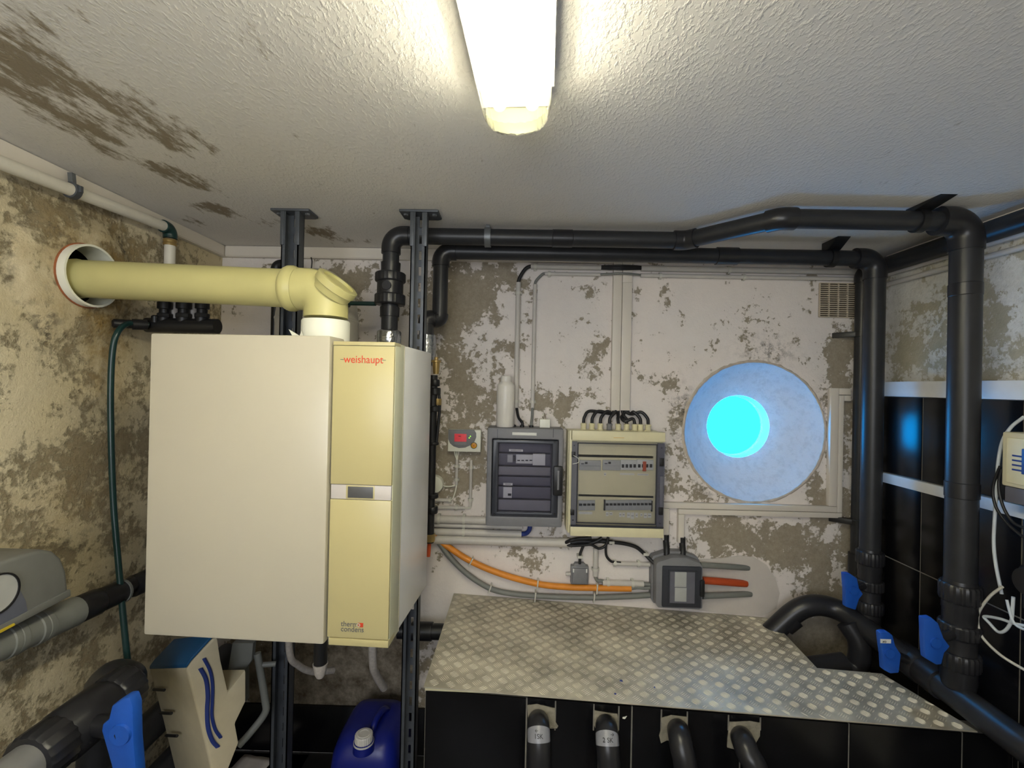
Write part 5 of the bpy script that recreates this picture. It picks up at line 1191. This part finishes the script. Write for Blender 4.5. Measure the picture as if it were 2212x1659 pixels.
# ================================================================== things behind and under the boiler
# black stub pipe between post and plate
bp_ = thing('wall_pipe_stub', Y(925, 1370, 2.06), 'short thick black pipe between right post and checker plate', 'pipe')
a, b = Y(860, 1362, 2.02), Y(1000, 1372, 2.02); b.z = a.z
obj('pipe', G().tube([a, b], .033, 22), 'black', bp_); obj('collar', G().tube([a+V((.06, 0, 0)), a+V((.15, 0, 0))], .0385, 22), 'black', bp_)
# expansion vessel
ex = Y(688, 640, 1.93); et = Y(688, 582, 1.93).z
ev = thing('expansion_vessel', (ex.x, 1.93, et-.55), 'pale grey domed vessel standing behind the flue elbow', 'vessel')
vr = .162
obj('tank', G().lathe((ex.x, 1.93, et-.55), (0, 0, 1), [(0, vr*.6), (.04, vr*.95), (.07, vr), (.31, vr), (.33, vr*1.01), (.34, vr), (.40, vr*.96), (.46, vr*.85), (.51, vr*.62), (.54, vr*.36), (.55, .02)], 40), 'vessel', ev)
obj('seam', G().lathe((ex.x, 1.93, et-.223), (0, 0, 1), [(0, vr), (.004, vr*1.02), (.010, vr*1.02), (.014, vr)], 40), 'vessel', ev)
# black rod pipe from the vessel to the check valve, with a small tap
rp = thing('branch_tube', Y(780, 657, 1.86), 'thin dark green tube between flue elbow and check valve', 'tube')
a, b = Y(752, 655, 1.80), Y(812, 659, 1.80); b.z = a.z
obj('tube', G().tube([a, b], .0085, 14), 'hose', rp); obj('nut', G().lathe(a-V((.012, 0, 0)), (1, 0, 0), [(0, .016), (.018, .016)], 6), 'black', rp)
# black vertical pipe left of the post
lp = thing('riser_pipe', Y(597, 715, 2.02), 'black riser pipe behind the flue beside left post', 'pipe')
top = Y(597, 572, 2.02)
run(lp, [top-V((0, 0, .45)), top, top+V((.09, 0, 0))], .017, bend=1.3, sock=.9, fat=1.35, pm='black', fm='black')
# manifold in the corner above the boiler
YM = 1.63
mf = thing('pipe_manifold', Y(390, 705, YM), 'row of black valves and pale hoses in corner above boiler', 'manifold')
a, b = Y(318, 702, YM), Y(470, 720, YM); b.z = a.z
obj('header', G().tube([a, b], .026, 20), 'black', mf)
for x, w_ in ((355, .020), (396, .021), (436, .020)):
    t_ = Y(x, 640, YM); q = Y(x, 705, YM); t_.x = q.x
    v_ = obj('valve', G().lathe(q, (0, 0, 1), [(0, w_*1.1), (.03, w_*1.1), (.032, w_*.85), (.06, w_*.85), (.062, w_*1.15), (.085, w_*1.15), (.087, w_*.8), (t_.z-q.z, w_*.8)], 18), 'black', mf)
    obj('nut', ribbed(q+V((0, 0, .03)), (0, 0, 1), w_*1.18, .016, 8, .08), 'black', v_)
for x in (376, 416):
    q = Y(x, 708, YM+.03); obj('pale_hose', G().tube([q, q+V((0, 0, .16))], .0165, 16), 'hosew', mf)
obj('knob', G().lathe(Y(335, 697, YM-.02), (0, 0, 1), [(0, .012), (.022, .012), (.026, .008)], 12), 'black', mf)
# green hose
YH = 1.50
gh = thing('garden_hose', Y(285, 1520, YH), 'dark green hose hanging down beside the boiler', 'hose')
hp = [Y(322, 702, YM-.03), Y(300, 700, YM-.05), Y(275, 700, 1.55), Y(254, 718, 1.51), Y(243, 760, 1.50), Y(239, 850, 1.50), Y(241, 980, 1.50), Y(246, 1100, 1.50), Y(256, 1220, 1.49), Y(266, 1330, 1.48), Y(277, 1440, 1.47), Y(288, 1530, 1.46), Y(296, 1620, 1.46), Y(300, 1720, 1.47)]
obj('hose', G().tube(cr(hp, 8), .0092, 14), 'hose', gh)
d = (hp[1]-hp[0]); obj('connector', G().lathe(Y(318, 702, YM-.03), Y(275, 700, 1.56)-Y(318, 702, YM-.03), [(0, .018), (.04, .019), (.042, .015), (.09, .015), (.094, .010)], 16), 'black', gh, label='black snap connector')
# tube fittings seen past the right edge of the boiler
YSd = 1.86
sf = thing('safety_group', Y(940, 1100, YSd), 'brass and black pipe group seen past right edge of boiler', 'fitting')
q = lambda x, y: Y(*z_s(x, y), YSd)
obj('riser', G().tube([q(188, 300), q(160, 1500)], .017, 16), 'black', sf)
obj('air_vent', G().lathe(q(205, 292), (0, 0, 1), [(0, .011), (.030, .014), (.045, .0145), (.047, .019), (.055, .019), (.058, .008), (.068, .008)], 18), 'brass', sf, label='brass air vent')
obj('vent_cap', G().lathe(q(206, 200), (0, 0, 1), [(0, .0065), (.008, .006)], 12), 'black', sf)
for y0, y1, w_ in ((330, 380, .020), (390, 440, .024), (520, 560, .026), (780, 800, .021), (1150, 1180, .024), (1240, 1290, .022)):
    a, b = q(197-(y0-330)*.02, y1), q(197-(y0-330)*.02, y0); b.x = a.x; obj('collar', G().lathe(a, (0, 0, 1), [(0, w_*.9), (.003, w_), (b.z-a.z-.003, w_), (b.z-a.z, w_*.9)], 16), 'black', sf)
obj('brass_nut', ribbed(q(222, 515), (0, 0, 1), .013, .026, 8, .1), 'brass', sf); obj('brass_nut', ribbed(q(163, 1490), (0, 0, 1), .021, .03, 8, .1), 'brass', sf)
obj('side_tube', G().tube(cr([q(225, 420), q(232, 520), q(222, 650), q(208, 780)], 6), .006, 10), 'black', sf)
obj('tag', G().box(q(190, 810), q(203, 890)+V((0, .002, 0))), 'label', sf)
obj('red_stub', G().tube([q(158, 1500), q(150, 1600)], .008, 10), 'redpipe', sf)

# under the boiler
cn = Y(*z_d(1360, 110), 1.30); ct_ = thing('condensate_trap', cn-V((0, 0, .1)), 'black drain tube with pale cone trap under boiler', 'trap')
c0, c1, c2 = Y(*z_d(1360, 60), 1.32), Y(*z_d(1355, 285), 1.32), Y(*z_d(1345, 390), 1.32)
obj('tube', G().tube([(c0.x, 1.32, zb_w-.002), (c0.x, 1.32, c1.z)], .0185, 18), 'black', ct_)
obj('cone', G().lathe((c0.x, 1.32, c2.z), (0, 0, 1), [(0, .010), (.012, .016), (.03, .019), (c1.z-c2.z-.004, .0205), (c1.z-c2.z, .021)], 18), 'hosew', ct_)
hs = thing('drain_hose', Y(*z_d(1770, 440), 1.55), 'clear ribbed hose hanging below the yellow door strip', 'hose')
hp = [Y(*z_d(1740, 120), 1.5), Y(*z_d(1745, 250), 1.52), Y(*z_d(1770, 370), 1.56), Y(*z_d(1830, 470), 1.62)]; hp[0].z = zb_y
obj('hose', G().tube(cr(hp, 8), .013, 12), 'hosew', hs)
hs = thing('drain_hose', Y(*z_d(1300, 350), 1.6), 'clear hose curving behind the cone trap under boiler', 'hose')
hp = [Y(*z_d(1110, 100), 1.5), Y(*z_d(1125, 200), 1.55), Y(*z_d(1190, 300), 1.6), Y(*z_d(1300, 350), 1.66), Y(*z_d(1450, 340), 1.74)]; hp[0].z = zb_w
obj('hose', G().tube(cr(hp, 8), .011, 12), 'hosew', hs)

# blue canister
cxn, cyn = Y(800, 1590, 1.86).x, 1.90; HWx, HWy = .135, .165; ztop = .352
can = thing('canister', (cxn, cyn, 0), 'dark blue plastic canister with white screw cap on floor', 'canister')
def rr(hx, hy, z, dx=0, dy=0, n=40, e=.42):
    return [V((cxn+dx+hx*math.copysign(abs(math.cos(2*math.pi*k/n))**e, math.cos(2*math.pi*k/n)), cyn+dy+hy*math.copysign(abs(math.sin(2*math.pi*k/n))**e, math.sin(2*math.pi*k/n)), z)) for k in range(n)]
prof = [(.90, 0.002), (.97, .012), (1, .03), (1, .20), (.985, .24), (.95, .28), (.86, .315), (.72, .340), (.5, .350), (.2, .352)]
vs = []; fs = []; n = 40
for s, z in prof: vs += rr(HWx*s, HWy*s, z)
for i in range(len(prof)-1):
    for k in range(n): fs.append((i*n+k, i*n+(k+1) % n, (i+1)*n+(k+1) % n, (i+1)*n+k))
fs += [tuple(range(n-1, -1, -1)), tuple(range((len(prof)-1)*n, len(prof)*n))]
obj('body', G().add(vs, fs), 'bluecan', can)
cp_ = ZP(786, 1590, .372)
obj('spout', G().lathe((cp_.x, cp_.y, .32), (0, 0, 1), [(0, .040), (.028, .038), (.036, .036)], 26), 'bluecan', can)
cap_ = obj('cap', ribbed((cp_.x, cp_.y, .352), (0, 0, 1), .034, .030, 26, .04), 'bottle', can, bev=.001, label='white screw cap')
obj('cap_rim', G().lathe((cp_.x, cp_.y, .344), (0, 0, 1), [(0, .038), (.010, .038)], 26), 'bottle', cap_)
obj('cap_top', G().ring((cp_.x, cp_.y, .381), (0, 0, 1), .018, .024, .003, 24), 'bottle', cap_)
obj('handle', G().tube(cr([V((cp_.x+.014, cp_.y+.05, .340)), V((cp_.x+.020, cp_.y+.08, .372)), V((cp_.x+.032, cp_.y+.14, .374)), V((cp_.x+.042, cp_.y+.19, .338))], 8), .013, 14), 'bluecan', can, label='moulded carrying handle')
# sheets of paper
pzt = B(560, 1600).z-.049; ctr = ZP(572, 1622, pzt)
for k, (dx, dy, an, lab) in enumerate(((0, 0, .1, 'lower crumpled printed sheet lying beside left post'), (.01, .05, -.15, 'upper crumpled sheet lying on the other one'))):
    R2 = Matrix.Rotation(an, 3, 'Z'); g = G(); vs = []; fs = []; nx = 6
    for i in range(nx):
        for j in range(nx): vs.append(V((ctr.x-.02+dx, min(ctr.y, 1.99)+dy, pzt+.004+.006*k))+R2 @ V(((i/(nx-1)-.5)*.15, (j/(nx-1)-.5)*.12, .004*mnoise.noise(V((i*.9, j*.9, k*5))))))
    for i in range(nx-1):
        for j in range(nx-1): a = i*nx+j; fs.append((a, a+nx, a+nx+1, a+1))
    o = obj('paper_sheet', g.add(vs, fs), 'paper', label=lab, cat='paper')
    sm = o.modifiers.new('thickness', 'SOLIDIFY'); sm.thickness = .0006

# off-white housing with blue lid and wave print
hz = thing('pool_appliance', Y(*z_x(700, 1650), 1.5)*1, 'off-white plastic appliance with blue lid and blue wave print', 'appliance')
yf = lambda x: 1.40+(x-660)/420*.11
Q = lambda x, y, e=0: Y(*z_x(x, y), yf(x)+e)
face = [(660, 960), (690, 915), (735, 865), (845, 745), (880, 740), (905, 905), (955, 1120), (1080, 960), (1080, 1190), (1005, 1345), (1030, 1480), (960, 1659), (930, 1740), (850, 1740), (760, 1350)]
ext = Y(*z_x(400, 968), 1.56)-Q(660, 960)
obj('shell', G().prism([Q(*p) for p in face], ext), 'housing', hz, bev=.008, ang=50)
topl = [(660, 960), (690, 915), (735, 865), (845, 745)]
P = [Q(*p)+V((0, 0, .002)) for p in topl]; P2 = [Q(*p)+V((0, 0, .012)) for p in topl]
obj('lid', G().prism(P+P2[::-1], ext), 'lidblue', hz, label='blue curved lid', bev=.002)
for (x, y) in ((440, 1098), (490, 1262), (530, 1420)):
    s0, s1 = Y(*z_x(x, y), 1.545), Y(*z_x(x+75, y+4), 1.50)
    obj('slot', G().tube([s0+V((0, -.006, 0)), s1+V((0, -.006, 0))], .0045, 10), 'black', hz)
def ribbon(pts, w_):
    path = cr([Q(*p, -.004) for p in pts], 8); g = G(); vs = []; fs = []
    for i, p in enumerate(path):
        d = (path[min(i+1, len(path)-1)]-path[max(i-1, 0)]); s = V((d.z, 0, -d.x)).normalized()*w_/2
        vs += [p-s, p+s, p+s+V((0, .005, 0)), p-s+V((0, .005, 0))]
    for i in range(len(path)-1):
        for k in range(4): fs.append((i*4+k, i*4+(k+1) % 4, i*4+4+(k+1) % 4, i*4+4+k))
    fs += [(0, 1, 2, 3), tuple(range(len(path)*4-1, len(path)*4-5, -1))]
    return g.add(vs, fs)
obj('wave_print', ribbon([(755, 960), (795, 1040), (808, 1150), (803, 1260), (810, 1380), (840, 1470), (880, 1518)], .0115), 'wave', hz, smooth=False, label='wide blue wave')
obj('wave_print', ribbon([(780, 890), (825, 980), (842, 1080), (840, 1200), (838, 1300), (860, 1390), (900, 1452)], .0085), 'wave', hz, smooth=False, label='narrow blue wave')
P = cr([Y(*z_x(1160, 850), 1.60), Y(*z_x(1185, 1000), 1.60), Y(*z_x(1215, 1180), 1.60), Y(*z_x(1215, 1270), 1.60), Y(*z_x(1120, 1400), 1.58), Y(*z_x(1030, 1500), 1.56)], 6)
obj('carry_frame', G().tube(P, .012, 12), 'cellgrey', hz); obj('carry_frame', G().tube([Y(*z_x(1165, 935), 1.60), Y(*z_x(1290, 925), 1.62)], .009, 12), 'cellgrey', hz)
obj('rear_panel', G().prism([Y(*z_x(x, y), 1.58) for x, y in ((985, 780), (1130, 780), (1120, 900), (1080, 960), (1080, 1190), (1000, 1180), (950, 1000))], (0, .02, 0)), 'cellgrey', hz)

# ================================================================== left wall: salt cell, union pipe, big valve
xs_ = XL+.175
sc_ = thing('salt_cell', XP(60, 1380, xs_), 'grey pool salt cell with oval dial on the left wall', 'salt cell')
S = lambda x, y, X=xs_: XP(*z_c(x, y), X)
cov = [(-330, 480), (0, 340), (150, 290), (270, 256), (340, 268), (395, 315), (430, 400), (442, 520), (440, 545), (0, 780), (-330, 950)]
obj('cover', G().prism([S(*p) for p in cov], (-.15, 0, 0)), 'cellcover', sc_, bev=.012, seg=3, label='rounded grey cover')
obj('rim', G().prism([S(*p)+V((.004, 0, 0)) for p in ((445, 512), (447, 556), (0, 792), (-330, 960), (-330, 915), (0, 742))], (-.05, 0, 0)), 'cellcover', sc_, bev=.003)
pnl = obj('control_panel', G().prism([S(*p)+V((.0015, 0, 0)) for p in ((-200, 420), (0, 440), (70, 450), (125, 510), (165, 590), (180, 690), (0, 770), (-200, 860))], (-.01, 0, 0)), 'panelblue', sc_, bev=.002, label='blue-grey panel')
dc = S(-25, 545); g = G()
o = obj('dial_face', G().lathe(dc-V((.004, 0, 0)), (1, 0, 0), [(0, .046), (.008, .046)], 32), 'modgrey', pnl, label='pale dial')
obj('dial_ring', G().ring(dc-V((.004, 0, 0)), (1, 0, 0), .044, .048, .011, 32), 'black', pnl)
obj('yellow_mark', G().prism([S(*p)+V((.007, 0, 0)) for p in ((-60, 800), (0, 768), (75, 730), (80, 742), (0, 785), (-60, 815))], (-.004, 0, 0)), 'yellowstk', sc_)
ca_, cb_ = S(-300, 990, xs_-.07), S(478, 655, xs_-.07)
obj('cell_tube', G().tube([ca_, cb_], .042, 24), 'cellgrey', sc_, label='grey cell tube')
dv = (cb_-ca_).normalized()
obj('inlet_pipe', G().tube([ca_+dv*.02, ca_-dv*.45], .030, 20), 'black', sc_)
for t_ in (.36, .42, .60, .66): obj('rib', G().lathe(ca_.lerp(cb_, t_), dv, [(-.010, .042), (-.007, .0445), (.007, .0445), (.010, .042)], 24), 'cellgrey', sc_)
up = thing('union_pipe', S(640, 560, xs_-.07), 'black union and pipe leading right from salt cell', 'pipe')
for (t0, t1, r) in ((.005, .075, .040), (.075, .16, .036), (.20, .27, .036)):
    obj('union', G().lathe(cb_+dv*t0, dv, [(0, r*.92), (.006, r), (t1-t0-.006, r), (t1-t0, r*.9)], 22), 'black', up)
obj('ring', G().lathe(cb_+dv*.155, dv, [(0, .039), (.008, .039)], 22), 'cellgrey', up, label='grey ring')
ue = cb_+dv*.27; obj('pipe', G().tube([cb_+dv*.1, V((ue.x, 1.98, ue.z+.01))], .027, 18), 'black', up)
st = Y(276, 1250, 1.56); obj('tee_stub', G().tube([V((cb_.x, 1.66, ue.z)), V((cb_.x, 1.66, ue.z+.115))], .019, 16), 'black', up)
obj('side_pipe', G().tube([V((cb_.x+.02, 1.70, ue.z-.03)), V((cb_.x+.30, 1.75, ue.z+.03))], .018, 14), 'black', up)

bx_v = -1.10; bz_v = CAM.z-.885
bv = thing('large_valve', (bx_v, 1.2, bz_v-.06), 'large dark pipe with union and blue handle, lower left', 'valve')
obj('pipe', G().tube([(bx_v, .75, bz_v), (bx_v, 1.045, bz_v)], .046, 28), 'greypipe', bv, label='lighter grey pipe end')
obj('union_nut', ribbed((bx_v, 1.04, bz_v), (0, 1, 0), .064, .075, 20, .04), 'pvcfit', bv, bev=.002)
obj('body', G().lathe((bx_v, 1.10, bz_v), (0, 1, 0), [(0, .056), (.02, .066), (.13, .066), (.15, .056)], 28), 'pvcfit', bv)
obj('union_nut', ribbed((bx_v, 1.245, bz_v), (0, 1, 0), .066, .07, 20, .04), 'pvcfit', bv, bev=.002)
obj('tail_pipe', G().tube(cr([(bx_v, 1.30, bz_v), (bx_v-.03, 1.345, bz_v), (bx_v-.12, 1.39, bz_v-.03), (bx_v-.17, 1.41, bz_v-.14), (bx_v-.18, 1.41, bz_v-.6)], 8), .046, 24), 'pvc', bv)
HL = [(215, 1170), (260, 1165), (282, 1230), (288, 1480), (303, 1659), (310, 1740), (150, 1740), (128, 1640), (60, 1400), (65, 1355), (110, 1320), (130, 1225)]
h = obj('handle', G().prism([Y(*z_x(*p), 1.09) for p in HL], (0, .03, 0)), 'blue', bv, bev=.006, label='blue lever handle')
hc = Y(*z_x(200, 1420), 1.09); obj('hub', G().lathe(hc+V((0, .002, 0)), (0, -1, 0), [(0, .026), (.008, .024)], 20), 'blue', h)
obj('stem', G().tube([hc+V((0, .015, 0)), V((bx_v+.02, 1.17, bz_v))], .024, 16), 'pvcfit', bv)
for k, (zz, xx, lab) in enumerate(((bz_v-.34, -1.27, 'upper dark floor-level pipe behind the blue handle'), (bz_v-.50, -1.22, 'lower dark floor-level pipe behind the blue handle'))):
    obj('rear_pipe', G().tube([(xx, 1.20, zz), (xx, 2.05, zz)], .05, 22), 'pvc', label=lab, cat='pipe', group='dark pipes low on the left')

# ================================================================== right edge: dosing device and its cables
xd = XT-.10
dd_ = thing('dosing_device', XP(2212, 1060, xd), 'beige dosing device with blue panel at the right picture edge', 'device')
c = [XP(2165, 932, xd), XP(2165, 1048, xd)]; y0 = c[0].y; zt_, zb_ = c[0].z, c[1].z
obj('case', G().box((xd, y0-.32, zb_), (XT-.017, y0, zt_)), 'beige', dd_, bev=.006)
obj('front_frame', G().box((xd-.004, y0-.30, zb_+.012), (xd+.002, y0-.016, zt_-.016)), 'cream', dd_, bev=.003)
obj('blue_panel', G().box((xd-.007, y0-.28, zb_+.045), (xd, y0-.062, zt_-.045)), 'deviceblue', dd_, bev=.002)
for k in range(4): obj('print_line', G().box((xd-.0048, y0-.061, zb_+.052+k*.014), (xd, y0-.034, zb_+.052+k*.014+.005)), 'wave', dd_)
obj('base', G().box((xd+.006, y0-.31, zb_-.048), (XT-.018, y0-.004, zb_-.001)), 'cabpanel', dd_, bev=.004)
for k in range(3): obj('brass_stub', G().lathe((xd+.03, y0-.07-.05*k, zb_-.046), (0, 0, -1), [(0, .016), (.03, .016), (.032, .010), (.05, .010)], 14), 'brass', dd_)
T = lambda x, y, X: XP(*z_v(x, y), X)
xw_ = xd+.02
wires = [([(548, 130), (460, 200), (400, 300), (370, 450), (360, 620), (345, 850), (340, 1000), (355, 1150), (395, 1350)], .0048, 'whitewire', 'white cable hanging down left of the dosing device'),
         ([(385, 470), (345, 570), (335, 660), (360, 760), (430, 860), (520, 940), (560, 960)], .0042, 'cable', 'outer of two black cables looping beside dosing device'),
         ([(395, 490), (375, 580), (385, 680), (420, 780), (480, 860), (560, 900)], .0042, 'cable', 'inner of two black cables looping beside dosing device'),
         ([(400, 1300), (320, 1360), (250, 1450), (228, 1520), (240, 1600), (280, 1670), (400, 1780), (600, 1900)], .0042, 'clip', 'grey cable looping out over black tiles'),
         ([(475, 1370), (470, 1450), (460, 1540), (420, 1600), (370, 1610), (310, 1550), (275, 1505), (380, 1520), (470, 1550), (560, 1570)], .0045, 'whitewire', 'white cable coil below the black fitting'),
         ([(430, 1390), (450, 1470), (480, 1550), (540, 1590), (600, 1600)], .0038, 'whitewire', 'thin white cable crossing the coil')]
for i, (pp, r, m_, lab) in enumerate(wires):
    cable('device_cable', [T(x, y, xw_-.006*i) for x, y in pp], r, m_, lab)
bf = thing('pump_head', T(500, 1250, xd), 'black fitting below the dosing device at right edge', 'fitting')
c0 = T(520, 1240, xd+.02)
obj('body', G().lathe((XT-.004, c0.y-.03, c0.z), (-1, 0, 0), [(0, .055), (.06, .055), (.064, .045), (.09, .040)], 24), 'black', bf)
obj('nozzle', G().tube([c0+V((0, -.03, .03)), c0+V((0, -.03, .10))], .015, 14), 'black', bf); obj('nozzle', G().tube([c0+V((0, -.03, -.03)), c0+V((0, -.03, -.08))], .015, 14), 'black', bf)
